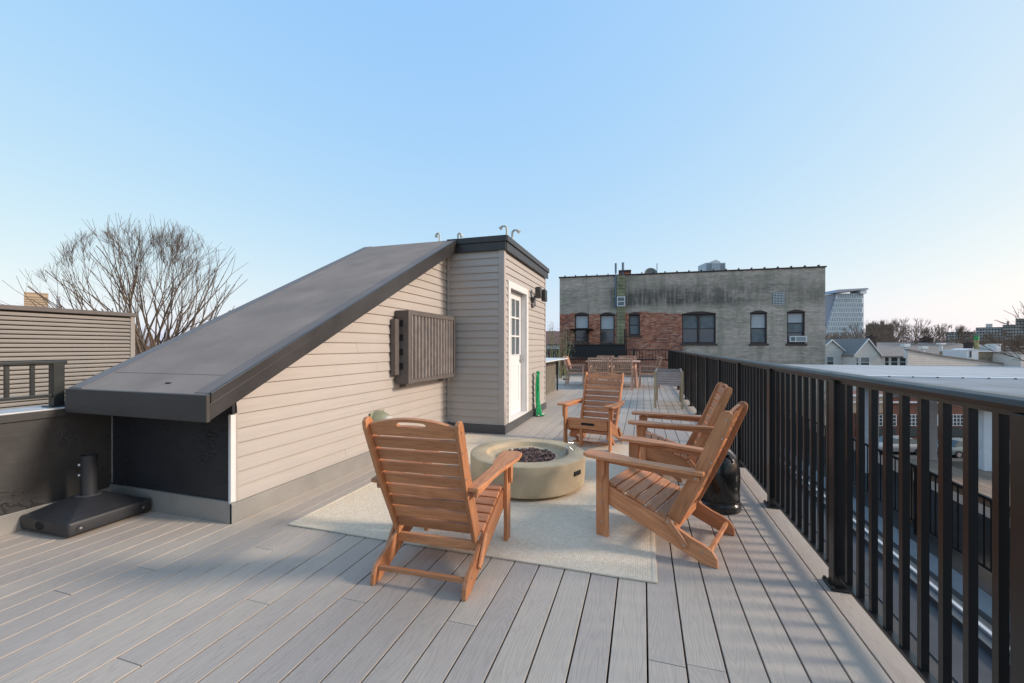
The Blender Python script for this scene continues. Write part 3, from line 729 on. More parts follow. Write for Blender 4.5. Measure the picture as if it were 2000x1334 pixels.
ant = thing('antler_branch', 'small pale curved branch standing on the dining table', 'branch', (-1.10, 12.9, .755))
MB().tube([(0,0,0),(-.05,0,.03),(-.09,0,.10),(-.085,0,.17)], [.02,.016,.012,.006], 8).tube([(0,0,.01),(.05,.01,.04),(.09,.01,.05)], [.015,.01,.005], 8).build('branch', simple('pale_branch', (.5,.42,.33), .7), ant, smooth=True)
ROPE = simple('tan_rope', (.55,.40,.29), .8, var=.4, sc=40); ROPED = simple('dark_rope', (.09,.06,.05), .8, var=.3)
CUSH = simple('terracotta_cushion', (.40,.21,.13), .85, var=.15)
def dining_chair(label, loc, rz, cushion=False):
    c = thing('dining_chair', label, 'chair', loc, rz, 'woven wooden dining chairs around the table')
    for s in (-1,1):
        MB().bar((s*.27,.24,.60),(s*.27,.25,0), .045,.045).build('front_leg', WOOD2, c, grain='Z')
        MB().bar((s*.26,-.22,.42),(s*.27,-.30,0), .045,.045).build('rear_leg', WOOD2, c, grain='Z')
        MB().bar((s*.27,.26,.615),(s*.27,-.24,.60), .05,.03).build('arm', WOOD2, c, grain='Y')
        MB().bar((s*.27,-.20,.40),(s*.27,-.36,.86), .04,.045).build('back_post', WOOD2, c, grain='Z')
        q = MB()
        for k in range(7):
            y = .20 - k*.065
            q.bar((s*.27, y, .42), (s*.27, y-.05 if k % 2 else y+.05, .60), .012, .012)
            q.bar((s*.275, y, .42), (s*.275, y+.05 if k % 2 else y-.05, .60), .012, .012)
        q.build('arm_weave', ROPE, c)
    MB().box(-.27,.27,-.22,.25,.36,.42).build('seat_frame', WOOD2, c, grain='X')
    MB().box(-.25,.25,-.20,.24,.421,.48).build('seat_cushion', CUSH, c, bevel=.02)
    MB().bar((-.27,-.36,.86),(.27,-.36,.86),.04,.035).build('top_rail', WOOD2, c, grain='X')
    q = MB()
    for k in range(10):
        x = -.235 + k*.052
        q.bar((x+.01,-.235,.44),(x-.01,-.365,.85),.026,.014,(0,-1,-.3))
    q.build('back_weave', ROPE, c)
    if cushion: MB().obox((0,-.24,.68),(.24,0,0),(0,.035,0),(0,-.06,.20)).build('back_cushion', CUSH, c, bevel=.02)
    return c
dining_chair('woven dining chair with its back to the camera, left of the near pair', (-1.20, 12.28, 0), R_(1))
dining_chair('woven dining chair with its back to the camera, right of the near pair', (-.56, 12.26, 0), R_(-1))
dining_chair('woven dining chair at the left end of the table', (-1.98, 13.0, 0), R_(-88), True)
dining_chair('woven dining chair at the right end of the table, near the railing', (.16, 13.1, 0), R_(89), True)
dining_chair('cushioned dining chair on the far side of the table, left one', (-1.20, 14.05, 0), R_(180), True)
dining_chair('cushioned dining chair on the far side of the table, right one', (-.50, 14.05, 0), R_(180), True)

# ------------------------------------------------------------------ trees and plants
BARK = simple('brown_bark', (.19,.135,.095), .9, var=.4, sc=8)
BARK2 = simple('grey_brown_bark', (.24,.175,.125), .9, var=.3, sc=8)
def bare_tree(label, base, h0, limbs, rv, r0, seed, rh=None, spread=74, mat=BARK, twig=.008, group=None, depth=6, up=.035, side=4):
    c = thing('bare_tree', label, 'tree', base, 0, group)
    rn = random.Random(seed); T = MB(); W = MB(); rh = rh or rv*.8
    T.tube([(0,0,0),(r0*.3,0,h0*.5),(0,0,h0),(0,0,h0+rv*.06)], [r0*1.15, r0, r0*.85, r0*.5], 9)
    T.build('trunk', mat, c, smooth=True, grain='Z')
    C0 = Vector((0,0,h0*.99)); L0 = rv/4.25
    def inside(p, m=1.0):
        q = p - C0; return (q.x/rh)**2 + (q.y/rh)**2 + (q.z/rv)**2 < m
    def grow(p, d, ln, r, lev, lim):
        pts = [p]; rs = [r]; q = p; dd = d.copy(); n = 3 if lev < 4 else 2
        for i in range(n):
            dd = (dd + Vector((rn.gauss(0,1), rn.gauss(0,1), rn.gauss(0,.8)))*.055 + Vector((0,0,up))).normalized()
            q = q + dd*(ln/n); pts.append(q); rs.append(max(r*(1 - .28*(i+1)/n), twig*.5))
        W.tube(pts, rs, 6 if lev < 2 else (4 if lev < 4 else 3), cap=False)
        if lev >= 2:
            for k in range(side if lev >= depth-2 else 2):
                j = rn.randrange(1, len(pts)); ax = (pts[j]-pts[j-1]).normalized()
                sd_ = ax.orthogonal().normalized(); sd_.rotate(Matrix.Rotation(rn.uniform(0,6.283), 3, ax))
                nd = (ax*math.cos(R_(30)) + sd_*math.sin(R_(30)) + Vector((0,0,.12))).normalized()
                l2 = ln*rn.uniform(.35,.8); a_ = pts[j-1].lerp(pts[j], rn.random()); m_ = a_ + nd*l2*.5; e_ = m_ + (nd + Vector((rn.gauss(0,.15), rn.gauss(0,.15), .1))).normalized()*l2*.5
                if inside(e_, lim*1.1): W.tube([a_, m_, e_], [max(rs[j]*.5, twig*.6), twig*.55, twig*.35], 3, cap=False)
        if lev >= depth or not inside(q, lim): return
        nk = 3 if rn.random() < .22 else 2; ax = (pts[-1]-pts[-2]).normalized(); s0 = ax.orthogonal().normalized(); s0.rotate(Matrix.Rotation(rn.uniform(0,6.283), 3, ax))
        for k in range(nk):
            sd_ = s0.copy(); sd_.rotate(Matrix.Rotation(6.283*k/nk + rn.gauss(0,.3), 3, ax)); ang = R_(rn.uniform(8, 21))
            nd = (ax*math.cos(ang) + sd_*math.sin(ang)).normalized()
            grow(q, nd, ln*rn.uniform(.76,.96), max(rs[-1]*(.80 if nk == 2 else .7), twig), lev+1, lim)
    for i in range(limbs):
        a = 2.39996*i + rn.uniform(-.2,.2); tl = R_(spread*math.sqrt((i+.4)/limbs))
        d = Vector((math.cos(a)*math.sin(tl), math.sin(a)*math.sin(tl), math.cos(tl)))
        grow(Vector((0,0,h0*rn.uniform(.93,1.0))), d, L0*rn.uniform(.85,1.15), r0*rn.uniform(.25,.36), 0, rn.uniform(.72,1.0)**2)
    W.build('crown', mat, c)
    return c
p = at(298, 700, 24)
bare_tree('large bare spreading tree behind the ribbed wall at the left', (p.x, p.y, -8), 7.4, 30, 9.4, .34, 3, rh=6.1, twig=.0085, depth=7, side=8, spread=70)

# ------------------------------------------------------------------ neighbour's ribbed bulkhead at the left
rw = thing('ribbed_wall', 'neighbouring rooftop wall clad in narrow taupe ribs at the far left', 'wall', (-9, 5.34, 0))
RIBM = siding_mat('taupe_rib', (.33,.30,.265))
MB().box(-2.5, -.03, -8.5, 0, -8, 1.74).build('core_wall', simple('rib_shadow', (.10,.085,.07), .8), rw)
zz = -.45
while zz < 1.68:
    MB().prism([(-.03, zz), (.012, zz+.004), (.016, zz+.030), (-.005, zz+.052), (-.03, zz+.056)], 'Y', -8.5, -.07).build('rib', RIBM, rw)
    zz += .068
MB().box(-.03, .022, -.07, 0, -.45, 1.74).build('corner_trim', RIBM, rw)
MB().box(-2.53, .045, -8.5, .03, 1.74, 1.81).build('cap', CAB, rw, bevel=.006)

# ------------------------------------------------------------------ brick building beyond the deck
BL0 = at(1093, 676, 25.5); BL1 = at(1612, 676, 22.0)
bx = (BL1 - BL0); BW = Vector((bx.x, bx.y, 0)).length; ba = math.atan2(bx.y, bx.x)
bb_ = thing('brick_building', 'old brick building with grey painted upper wall and arched windows beyond the deck', 'building', (BL0.x, BL0.y, 0), ba)
bdx = Vector((math.cos(ba), math.sin(ba), 0)); bn_ = Vector((math.sin(ba), -math.cos(ba), 0))
def wp(u, v):                         # pixel on the facade -> (along, height)
    r = CF + CR*((u-1000)/FPX); o0 = Vector((BL0.x, BL0.y, 0))
    t = o0.dot(bn_) / r.dot(bn_); q = r*t
    return (q - o0).dot(bdx), EYE + (HOR - v)/FPX*t
ZT = 5.33
wins = {}
for nm, (u0, v0, u1, v1) in dict(a=(1122.5,614,1150,668), b=(1172,614,1200.5,672), c=(1228,614,1250,655), d=(1332,612,1398,671), e=(1465.5,610.5,1498,671), f=(1537,609,1572,671)).items():
    s0, z0 = wp(u0, v1); s1, z1 = wp(u1, v0); wins[nm] = (s0, s1, z0, z1)
vs0, vz0 = wp(1509, 596); vs1, vz1 = wp(1532, 570.5)
holes = list(wins.values())
gs_div, gz_div = wp(1331, 613)[0], wp(1200, 613.5)[1]
# wall built of cells round the windows
xs = sorted({0, BW, *[h[0] for h in holes], *[h[1] for h in holes]}); zs = sorted({-8, ZT, *[h[2] for h in holes], *[h[3] for h in holes]})
q = MB()
for a, b in zip(xs[:-1], xs[1:]):
    for c0, c1 in zip(zs[:-1], zs[1:]):
        cx, cz = (a+b)/2, (c0+c1)/2
        if any(h[0] < cx < h[1] and h[2] < cz < h[3] for h in holes): continue
        q.box(a, b, 0, .30, c0, c1)
q.box(0, BW, .45, 12, -8, ZT-.15)
MORT = simple('mortar', (.42,.34,.26), .9, var=.2, sc=2, src='world')
q.build('wall', MORT, bb_)
def brick_red():
    m = M('red_brick', (.3,.1,.06), .85)
    c = m.ramp(m.islrand(), [(0, (.26,.085,.055)), (.35, (.46,.155,.085)), (.75, (.58,.22,.125)), (1, (.62,.34,.23))])
    n = m.noise(m.coord('world'), .8, 4); c = m.mix(m.ramp(n, [(.45, 0), (.75, .45)]), c, (.20,.15,.13))
    m.color(c); m.bump(m.noise(m.coord('world'), 60, 3), .4, .004); return m.m
def brick_grey():
    m = M('grey_painted_brick', (.24,.22,.18), .9)
    geo = m.coord('obj')
    n1 = m.noise(m.coord('obj', (.35,1,1.6)), 1.1, 6, .65)
    c = m.ramp(n1, [(.28, (.28,.265,.205)), (.48, (.52,.435,.345)), (.68, (.70,.54,.45))])
    n2 = m.noise(m.coord('obj', (.35,1,4.5)), 2.4, 4, .6)
    c = m.mix(m.ramp(n2, [(.48, 0), (.62, .6)]), c, (.74,.59,.48))
    g = m.noise(m.coord('obj', (1.6,1,.25)), 1.3, 4, .6)
    c = m.mix(m.ramp(g, [(.48, 0), (.64, .55)]), c, (.27,.265,.19))
    c = m.mix(1, c, m.ramp(m.islrand(), [(0,.84),(1,1.10)]), 'MULTIPLY')
    # soot band below the parapet: z and x window times streaky noise
    sp = m.t.nodes.new('ShaderNodeSeparateXYZ'); m.l(geo, sp.inputs[0])
    zb = m.math('MULTIPLY', m.ramp(m.math('DIVIDE', sp.outputs[2], 6), [(.55, 0), (.61, 1), (.70, .9), (.86, 0)]), 1)
    xb = m.ramp(m.math('DIVIDE', sp.outputs[0], 14), [(.18, 0), (.24, 1), (.62, .9), (.85, .5)])
    st = m.ramp(m.noise(m.coord('obj', (.9,1,.9)), 1.0, 8, .7), [(.33, 0), (.52, 1)])
    s2 = m.ramp(m.noise(m.coord('obj', (5,1,.45)), 1.6, 4, .6), [(.36, .45), (.56, 1)])
    f = m.math('MULTIPLY', m.math('MULTIPLY', zb, xb), m.math('MULTIPLY', m.math('MULTIPLY', st, s2), .95))
    c = m.mix(f, c, (.045,.045,.042))
    m.color(c); m.bump(m.noise(m.coord('world'), 40, 3), .3, .004); return m.m
BRR, BRG = brick_red(), brick_grey()
red, grey = MB(), MB(); br_ = random.Random(11)
CHT, BLN = .0762, .215
z = -1.6; row = 0
while z < ZT - .05:
    s = -(row % 2)*BLN/2
    while s < BW:
        a, b = max(s, 0), min(s+BLN-.011, BW); c0, c1 = z, z+CHT-.011
        segs = [(a, b)]
        for h in holes:
            if c1 > h[2] and c0 < h[3]:
                ns_ = []
                for (p_, q_) in segs:
                    if q_ <= h[0] or p_ >= h[1]: ns_.append((p_, q_)); continue
                    if p_ < h[0]: ns_.append((p_, h[0]))
                    if q_ > h[1]: ns_.append((h[1], q_))
                segs = ns_
        isred = c0 < gz_div + .05*math.sin(s*1.7) and s < gs_div
        for p_, q_ in segs:
            if q_ - p_ < .02: continue
            o_ = -.010 - br_.random()*.006
            if not isred: o_ = -.006 - br_.random()*.003
            (red if isred else grey).add([(p_,0,c0),(q_,0,c0),(q_,o_,c0),(p_,o_,c0),(p_,0,c1),(q_,0,c1),(q_,o_,c1),(p_,o_,c1)], [(3,2,6,7),(0,3,7,4),(1,5,6,2),(4,7,6,5),(0,1,2,3)])
        s += BLN
    z += CHT; row += 1
red.build('red_brickwork', BRR, bb_, kind='stuff'); grey.build('painted_brickwork', BRG, bb_, kind='stuff')
# coping with knobs
MAR = simple('maroon_window_paint', (.055,.028,.024), .5, var=.2)
MB().box(-.05, BW+.05, -.06, .35, ZT, ZT+.07).build('coping', MAR, bb_, bevel=.01)
for i in range(22): MB().box(.3+i*.635, .36+i*.635, -.07, .1, ZT+.07, ZT+.14).build('coping_knob', MAR, bb_)
SHADE = simple('white_blind', (.55,.56,.56), .7, var=.1); CURT = simple('grey_net_curtain', (.22,.24,.24), .8, var=.3, sc=4)
DGL = M('dark_window_glass', (.05,.06,.06), .06, spec=.9).m
SILL = simple('brown_stone_sill', (.10,.075,.065), .8, var=.2)
def bwin(h, style, cols=1, rows=2, arch=True):
    s0, s1, z0, z1 = h
    f = MB().box(s0, s0+.06, .05, .16, z0, z1).box(s1-.06, s1, .05, .16, z0, z1).box(s0+.06, s1-.06, .05, .16, z1-.06, z1).box(s0+.06, s1-.06, .05, .16, z0, z0+.06).build('window', MAR, bb_)
    W_ = s1 - s0; N = 10
    pts = [(s0-.03, z1-.02)] + [(s0-.03 + (W_+.06)*i/N, z1 + .13*math.sin(math.pi*i/N)) for i in range(N+1)] + [(s1+.03, z1-.02)]
    MB().prism(pts, 'Y', -.03, .10).build('arch', MAR, f)
    MB().box(s0-.08, s1+.08, -.07, .06, z0-.10, z0).build('sill', SILL, f, bevel=.006)
    cw = (W_-.12 - .10*(cols-1))/cols
    for c in range(cols):
        a = s0+.06 + c*(cw+.10)
        if c: MB().box(a-.10, a, .04, .17, z0+.06, z1-.06).build('mullion', MAR, f)
        hh = (z1-z0-.12)/rows
        for r_ in range(rows):
            MB().box(a, a+cw, .15, .16, z0+.06+r_*hh+.015, z0+.06+(r_+1)*hh-.015).build('pane', style[r_], f)
            if r_: MB().box(a, a+cw, .12, .17, z0+.06+r_*hh-.02, z0+.06+r_*hh+.02).build('sash_rail', MAR, f)
    return f
bwin(wins['a'], (DGL, SHADE)); bwin(wins['b'], (DGL, SHADE)); bwin(wins['c'], (CURT, CURT))
bwin(wins['d'], (DGL, CURT), 2); bwin(wins['e'], (CURT, SHADE)); ff = bwin(wins['f'], (DGL, CURT, SHADE), 1, 3)
h = wins['f']
WU = simple('white_unit', (.75,.75,.73), .5, var=.05)
awc = thing('window_air_conditioner', 'white air conditioner in the rightmost arched window of the brick building', 'air conditioner', (BL0 + bdx*(h[0]+.10) - bn_*0).to_tuple()[:2] + (h[2]+.08,), ba)
MB().box(0, .80, -.12, .145, 0, .32).build('case', WU, awc, bevel=.01)
MB().box(.05, .24, -.126, -.118, .05, .27).build('control_panel', CURT, awc); MB().box(.30, .74, -.126, -.118, .05, .27).build('grille', CURT, awc)
for k in range(6): MB().box(.30, .74, -.134, -.127, .06+.036*k, .072+.036*k).build('grille_slat', WU, awc)
# glass block vent
q = MB()
nb = 8; cw = (vs1-vs0)/nb; ch = (vz1-vz0)/nb
for i in range(nb):
    for j in range(nb): q.box(vs0+cw*i+.012, vs0+cw*(i+1)-.012, -.03, -.012, vz0+ch*j+.014, vz0+ch*(j+1)-.014)
gb = MB().box(vs0, vs1, -.018, .0, vz0, vz1).build('block_vent', DARK, bb_); q.build('block', WU, gb)
# narrow chimney strip, louvre, pipes
s0, _ = wp(1204.5, 600); s1, _ = wp(1221, 600)
zb0 = wp(1210, 671)[1]
chm = MB(); rr_ = random.Random(4); z = zb0
while z < ZT - .1:
    for k in range(2):
        a = s0 + (s1-s0)*k/2
        chm.box(a+.004, a+(s1-s0)/2-.004, -.13-rr_.random()*.01, 0, z, z+.185)
    z += .20
GB = simple('mossy_painted_brick', (.38,.345,.20), .9, var=.35, sc=3)
chm.build('chimney_strip', GB, bb_)
l0, lz0 = wp(1205, 599); l1, lz1 = wp(1221, 579.5)
lv = MB().box(l0, l1, -.19, -.145, lz0, lz1).build('louvre', WU, bb_)
MB().box(l0+.06, l1-.06, -.197, -.19, lz0+.06, (lz0+lz1)/2-.03).box(l0+.06, l1-.06, -.197, -.19, (lz0+lz1)/2+.03, lz1-.06).build('louvre_grille', CURT, lv)
PB = simple('blue_grey_pipe', (.16,.23,.30), .5)
MB().tube([(s0-.05, -.10, wp(1204,600)[1]), (s0-.05, -.10, 5.9)], .035, 8).tube([(s0-.05,-.10,5.5),(s0-.05,-.10,6.05)], .06, 8).build('vent_pipe', PB, bb_)
MB().tube([(s1-.12, .3, 5.2), (s1-.12, .3, 6.15)], .07, 8).build('vent_pipe', PB, bb_)
c0, _ = wp(1208, 540); c1, _ = wp(1233, 540)
ck = MB().box(c0+.08, c1-.08, .3, 1.0, ZT-.2, ZT+.26).build('chimney', BRR, bb_); MB().box(c0, c1, .2, 1.1, ZT+.26, ZT+.36).build('chimney_cap', MAR, ck)
# fire escape
fs0, fz = wp(1112, 673); fs1, _ = wp(1221, 673)
fe = thing('fire_escape', 'black iron fire escape platform below the two left windows of the brick building', 'fire escape', tuple(BL0 + bdx*fs0)[:2] + (fz,), ba)
FW = fs1 - fs0
MB().box(0, FW, -.95, -.89, -.10, 0).box(0, FW, -.15, -.09, -.10, 0).build('platform_edge', DARK, fe)
q = MB()
for i in range(24): q.box(FW*i/24+.01, FW*i/24+.06, -.89, -.15, -.03, -.005)
q.build('platform_slats', DARK, fe)
for x in (.02, FW-.03): MB().box(x-.02, x+.02, -.95, -.91, 0, .85).build('post', DARK, fe)
MB().bar((0,-.93,.42),(FW*.35,-.93,.42),.02,.02).build('rail', DARK, fe)
MB().box(-.02, FW, -.96, -.94, -.75, -.10).build('skirt_panel', simple('dark_skirt', (.03,.03,.03), .9), fe)
MB().bar((FW+.05,-.5,.9),(FW+.05,-.5,-2.2),.05,.05).bar((FW-.05,-.5,.9),(FW-.05,-.5,-2.2),.02,.02).build('ladder', DARK, fe)
sh0, shz = wp(1114, 645); sh1, _ = wp(1159, 645)
sf = thing('window_shelf', 'black metal shelf across the leftmost arched window', 'shelf', tuple(BL0 + bdx*sh0)[:2] + (shz,), ba)
MB().box(0, sh1-sh0, -.55, -.02, 0, .06).build('board', DARK, sf); MB().box(.2,.24,-.4,-.02,-.2,0).box(sh1-sh0-.4,sh1-sh0-.36,-.4,-.02,-.2,0).build('bracket', DARK, sf)
# twiggy dead vine on the platform
vn = MB(); vr = random.Random(8)
for i in range(16):
    x = vr.uniform(.2, FW-.2); pts = [Vector((x,-.9,.02))]
    for k in range(5): pts.append(pts[-1] + Vector((vr.uniform(-.28,.28), vr.uniform(-.05,.05), vr.uniform(-.03,.12))))
    vn.tube(pts, .010, 4)
v_ = vn.build('dry_vine', BARK2, None); v_.location = fe.location; v_.rotation_euler = (0,0,ba); tag(v_, 'tangle of dry vine stems along the fire escape platform', 'vine')
# roof items
def on_roof(u, depth, z=ZT+.02):
    s, _ = wp(u, 540); q_ = BL0 + bdx*s - bn_*depth; return (q_.x, q_.y, z)
ds = thing('satellite_dish', 'grey green satellite dish on the brick building roof', 'dish', on_roof(1272.5, .8), ba + R_(10))
o = MB().lathe([(.0,.0),(.15,.012),(.28,.045),(.37,.09),(.385,.09),(.29,.03),(.15,-.01),(.0,-.02)], 32).build('dish', simple('dish_grey', (.20,.22,.20), .5), ds, smooth=True)
o.rotation_euler = (R_(80), 0, 0); o.location = (0, 0, .10)
MB().tube([(0,.05,-.1),(0,.1,.1)], .03, 8).build('mast', FLASHD, ds)
an = tag(MB().tube([(0,0,0),(0,0,.75)], .025, 6).build('antenna_pole', PB, None), 'thin pole standing right of the satellite dish', 'pole'); an.location = on_roof(1285.5, .8)
rc = thing('roof_hatch', 'small yellowish clay cap on the right part of the brick building roof', 'roof cap', on_roof(1533, .8), ba)
YEL = simple('yellow_clay', (.5,.38,.2), .7)
MB().box(-.35,.35,-.2,.2,-.3,.06).build('cap', YEL, rc, bevel=.02); MB().box(-.15,.15,-.1,.1,.06,.14).build('knob', YEL, rc, bevel=.02)

# ------------------------------------------------------------------ ground
GRD = simple('asphalt_ground', (.055,.055,.055), .9, var=.3, sc=.2)
MB().add([(-3000,-3000,-8.5),(3000,-3000,-8.5),(3000,3000,-8.5),(-3000,3000,-8.5)], [(0,1,2,3)]).build('ground', GRD, None, kind='structure')

# ------------------------------------------------------------------ bamboo by the end
STEM = simple('yellow_green_stem', (.26,.26,.11), .6, var=.3, sc=10); LEAF = simple('dry_bamboo_leaf', (.15,.16,.075), .7, var=.4, sc=20)
def leafy(label, base, hgt, nst, seed, spread=.12, nl=110):
    t = thing('bamboo_plant', label, 'plant', base, 0, 'bamboo at the far left of the deck')
    rn = random.Random(seed); q = MB(); lf = MB()
    for i in range(nst):
        x, y = rn.gauss(0, spread), rn.gauss(0, spread*.6); h_ = hgt*rn.uniform(.6, 1)
        tx, ty = x + rn.gauss(0,.12), y + rn.gauss(0,.12)
        q.tube([(x,y,0),((x+tx)/2,(y+ty)/2,h_*.5),(tx,ty,h_)], [.018,.013,.005], 6)
        for k in range(nl):
            f = rn.uniform(.42, 1.0); p_ = Vector((x+(tx-x)*f, y+(ty-y)*f, h_*f)) + Vector((rn.gauss(0,.11), rn.gauss(0,.11), rn.gauss(0,.05)))
            d = Vector((rn.gauss(0,1), rn.gauss(0,1), rn.gauss(.2,.6))).normalized(); s_ = d.orthogonal().normalized()*.008; L2 = rn.uniform(.04,.09)
            lf.add([p_-s_, p_+s_, p_+d*L2], [(0,1,2)])
    q.build('stem', STEM, t, smooth=True); lf.build('leaves', LEAF, t, kind='stuff')
p = at(1098, 676, 15.6); leafy('taller bamboo stems standing right of the white counter corner', (p.x, p.y, 0), 1.95, 6, 1, .10)
p = at(1078, 676, 16.0); leafy('leafier bamboo clump close to the bulkhead edge', (p.x, p.y, 0), 2.15, 6, 2, .16)
df = thing('dark_fence', 'dark brown wooden screen fence behind the bamboo at the far left', 'fence', (-3.9, 17.3, 0))
DB = wood('dark_fence_wood', (.05,.032,.028), (.03,.02,.018))
for i in range(9): MB().box(-.9+i*.16, -.9+i*.16+.145, 0, .02, .0, 1.08).build('fence_board', DB, df, grain='Z')
MB().box(-.9, .55, .02, .06, .9, .96).build('fence_rail', DB, df)
rk = tag(MB().lathe([(.0,.0),(.09,.0),(.11,.03),(.08,.06),(.0,.07)], 9, sx=1.2).build('stone', simple('brown_stone', (.2,.15,.12), .8, bump=.4), None), 'small brown stone on the deck beside the bamboo', 'stone')
p = at(1106, 676, 14.9); rk.location = (p.x, p.y, 0)
# ------------------------------------------------------------------ neighbour's terrace, lower railing, canopy
nb_ = thing('neighbour_terrace', 'lower neighbouring terrace and stone coped parapet seen through the railing', 'terrace', (4.0, 6, -8.5))
no = Vector((4.0, 6, -8.5))
def Ln(mb): mb.v = [tuple(Vector(p) - no) for p in mb.v]; return mb
PURP = simple('purplish_stucco', (.13,.11,.115), .85, var=.25, sc=2, bump=.2, bsc=20)
Ln(MB().box(3.55, 5.7, -3, 21, -8.5, -1.78)).build('wall', PURP, nb_)
Ln(MB().box(3.50, 3.80, -3, 21, -1.78, -1.66)).build('coping', simple('grey_stone_coping', (.27,.26,.25), .75, var=.2, sc=3), nb_, bevel=.01)
Ln(MB().box(3.80, 5.7, -3, 21, -1.778, -1.765)).build('terrace_floor', simple('terrace_floor_grey', (.06,.058,.055), .8, var=.3), nb_)
al = MB().box(2.57, 3.54, -3, 21, -8.4, -2.3).build('alley_roof', simple('alley_roof_black', (.03,.03,.032), .6, var=.4, sc=2, bump=.4, bsc=25), None)
tag(al, 'dark low roof in the gap between the two buildings', 'roof')
nr = thing('terrace_railing', 'slim black railing on the lower neighbouring parapet', 'railing', (4.1, 4, -1.765))
MB().box(-.02, .02, -6, 14, 1.05, 1.085).build('top_rail', RAILM, nr); MB().box(-.015, .015, -6, 14, .18, .20).build('bottom_rail', RAILM, nr)
b0 = None
for i in range(150):
    y = -5 + .115*i
    if b0 is None: b0 = MB().box(-.007, .007, -.007, .007, .20, 1.05).build('baluster', RAILM, nr, loc=(0,y,0))
    else: reuse('baluster', b0, nr, (0,y,0))
for i in range(8): MB().box(-.02, .02, -5-.02+i*2.3, -5+.02+i*2.3, 0, 1.05).build('post', RAILM, nr)
wt = thing('wooden_platform', 'weathered wooden plank platform beside the lower railing', 'platform', (5.0, 6.4, -.74))
WW = wood('weathered_planks', (.36,.25,.17), (.22,.14,.09))
for i in range(12): MB().box(-.78+i*.14, -.645+i*.14, -2.6, 2.6, -.03, 0).build('plank', WW, wt, grain='Y')
MB().box(-.75, .85, -2.5, 2.5, -.14, -.031).build('frame', WW, wt)
for x in (-.7, .8):
    for y in (-2.4, 2.4): MB().box(x-.04, x+.04, y-.04, y+.04, -1.02, -.14).build('leg', WW, wt, grain='Z')
cn = thing('flat_canopy', 'wide pale grey metal canopy roof on white posts over the neighbouring lot', 'canopy', (5, 8.3, -1.765))
co = Vector((5, 8.3, -1.765))
def Lc(mb): mb.v = [tuple(Vector(p) - co) for p in mb.v]; return mb
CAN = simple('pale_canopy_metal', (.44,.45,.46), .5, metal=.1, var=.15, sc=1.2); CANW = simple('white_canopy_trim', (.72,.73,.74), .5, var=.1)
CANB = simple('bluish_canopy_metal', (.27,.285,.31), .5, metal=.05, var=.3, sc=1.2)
ysplit = 13.4
n = 22
for i in range(n):
    x = 4.9 + i*1.0
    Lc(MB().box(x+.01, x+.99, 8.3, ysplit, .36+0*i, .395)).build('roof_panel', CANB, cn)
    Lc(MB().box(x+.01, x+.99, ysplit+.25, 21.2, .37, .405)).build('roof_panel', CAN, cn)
Lc(MB().box(4.9, 4.9+n, ysplit+.0, ysplit+.25, .375, .42)).build('ridge_strip', CANW, cn)
q = MB()
for i in range(44): 
    x = 5.1+i*.5; q.lathe([(.03,.40),(.02,.425),(.0,.43)], 6, (x, ysplit-.08, 0))
Lc(q).build('rivets', DARKM, cn)
Lc(MB().box(4.86, 4.9+n, 8.22, 8.30, .24, .40).box(4.82, 4.9, 8.22, 21.2, .24, .41)).build('fascia', CANW, cn)
Lc(MB().box(4.9, 4.9+n, 10.6, 10.75, .16, .36).box(4.9, 4.9+n, 16, 16.15, .16, .36)).build('beam', CANW, cn)
for (x, y, zb) in ((5.15, 8.5, -.74), (5.02, 11.9, -1.765), (5.6, 13.0, -1.765), (10.5, 8.5, -8.5), (16, 8.5, -8.5), (10.5, 20, -8.5), (5.0, 20.6,-1.765)):
    Lc(MB().box(x-.10, x+.10, y-.10, y+.10, zb, .24)).build('post', CANW, cn, bevel=.01)

# street beyond, warehouse and cars
SB = simple('warehouse_brick', (.22,.085,.055), .85, var=.3, sc=1.5)
def warehouse():
    p = at(1900, 676, 44)
    t = thing('brick_warehouse', 'low red brick warehouse with white grid windows across the street', 'building', (p.x, p.y, -8.5), YAW)
    MB().box(-18, 18, 0, 6, 0, 4.4).build('wall', SB, t); MB().box(-18.1, 18.1, -.1, .2, 4.4, 4.6).build('coping', CANW, t)
    MB().box(-18, 18, -.12, 0, 3.75, 3.9).build('band', CANW, t)
    MB().box(-18, -9.5, -.06, 0, 2.7, 4.35).build('tan_panel', simple('tan_render', (.42,.32,.22), .8), t)
    for i in range(15):
        x = -17 + i*2.35
        f = MB().box(x, x+1.9, -.05, -.02, 1.35, 2.55).build('window', DGL, t)
        q = MB()
        for k in range(6): q.box(x+.36*k+.02, x+.36*k+.07, -.10, -.052, 1.35, 2.55)
        for k in range(4): q.box(x, x+1.9, -.09, -.051, 1.35+.38*k, 1.40+.38*k)
        q.build('grid', WU, f)
        MB().box(x, x+1.9, -.06, -.0, .2, 1.15).build('shopfront', DGL, t)
    return t
warehouse()
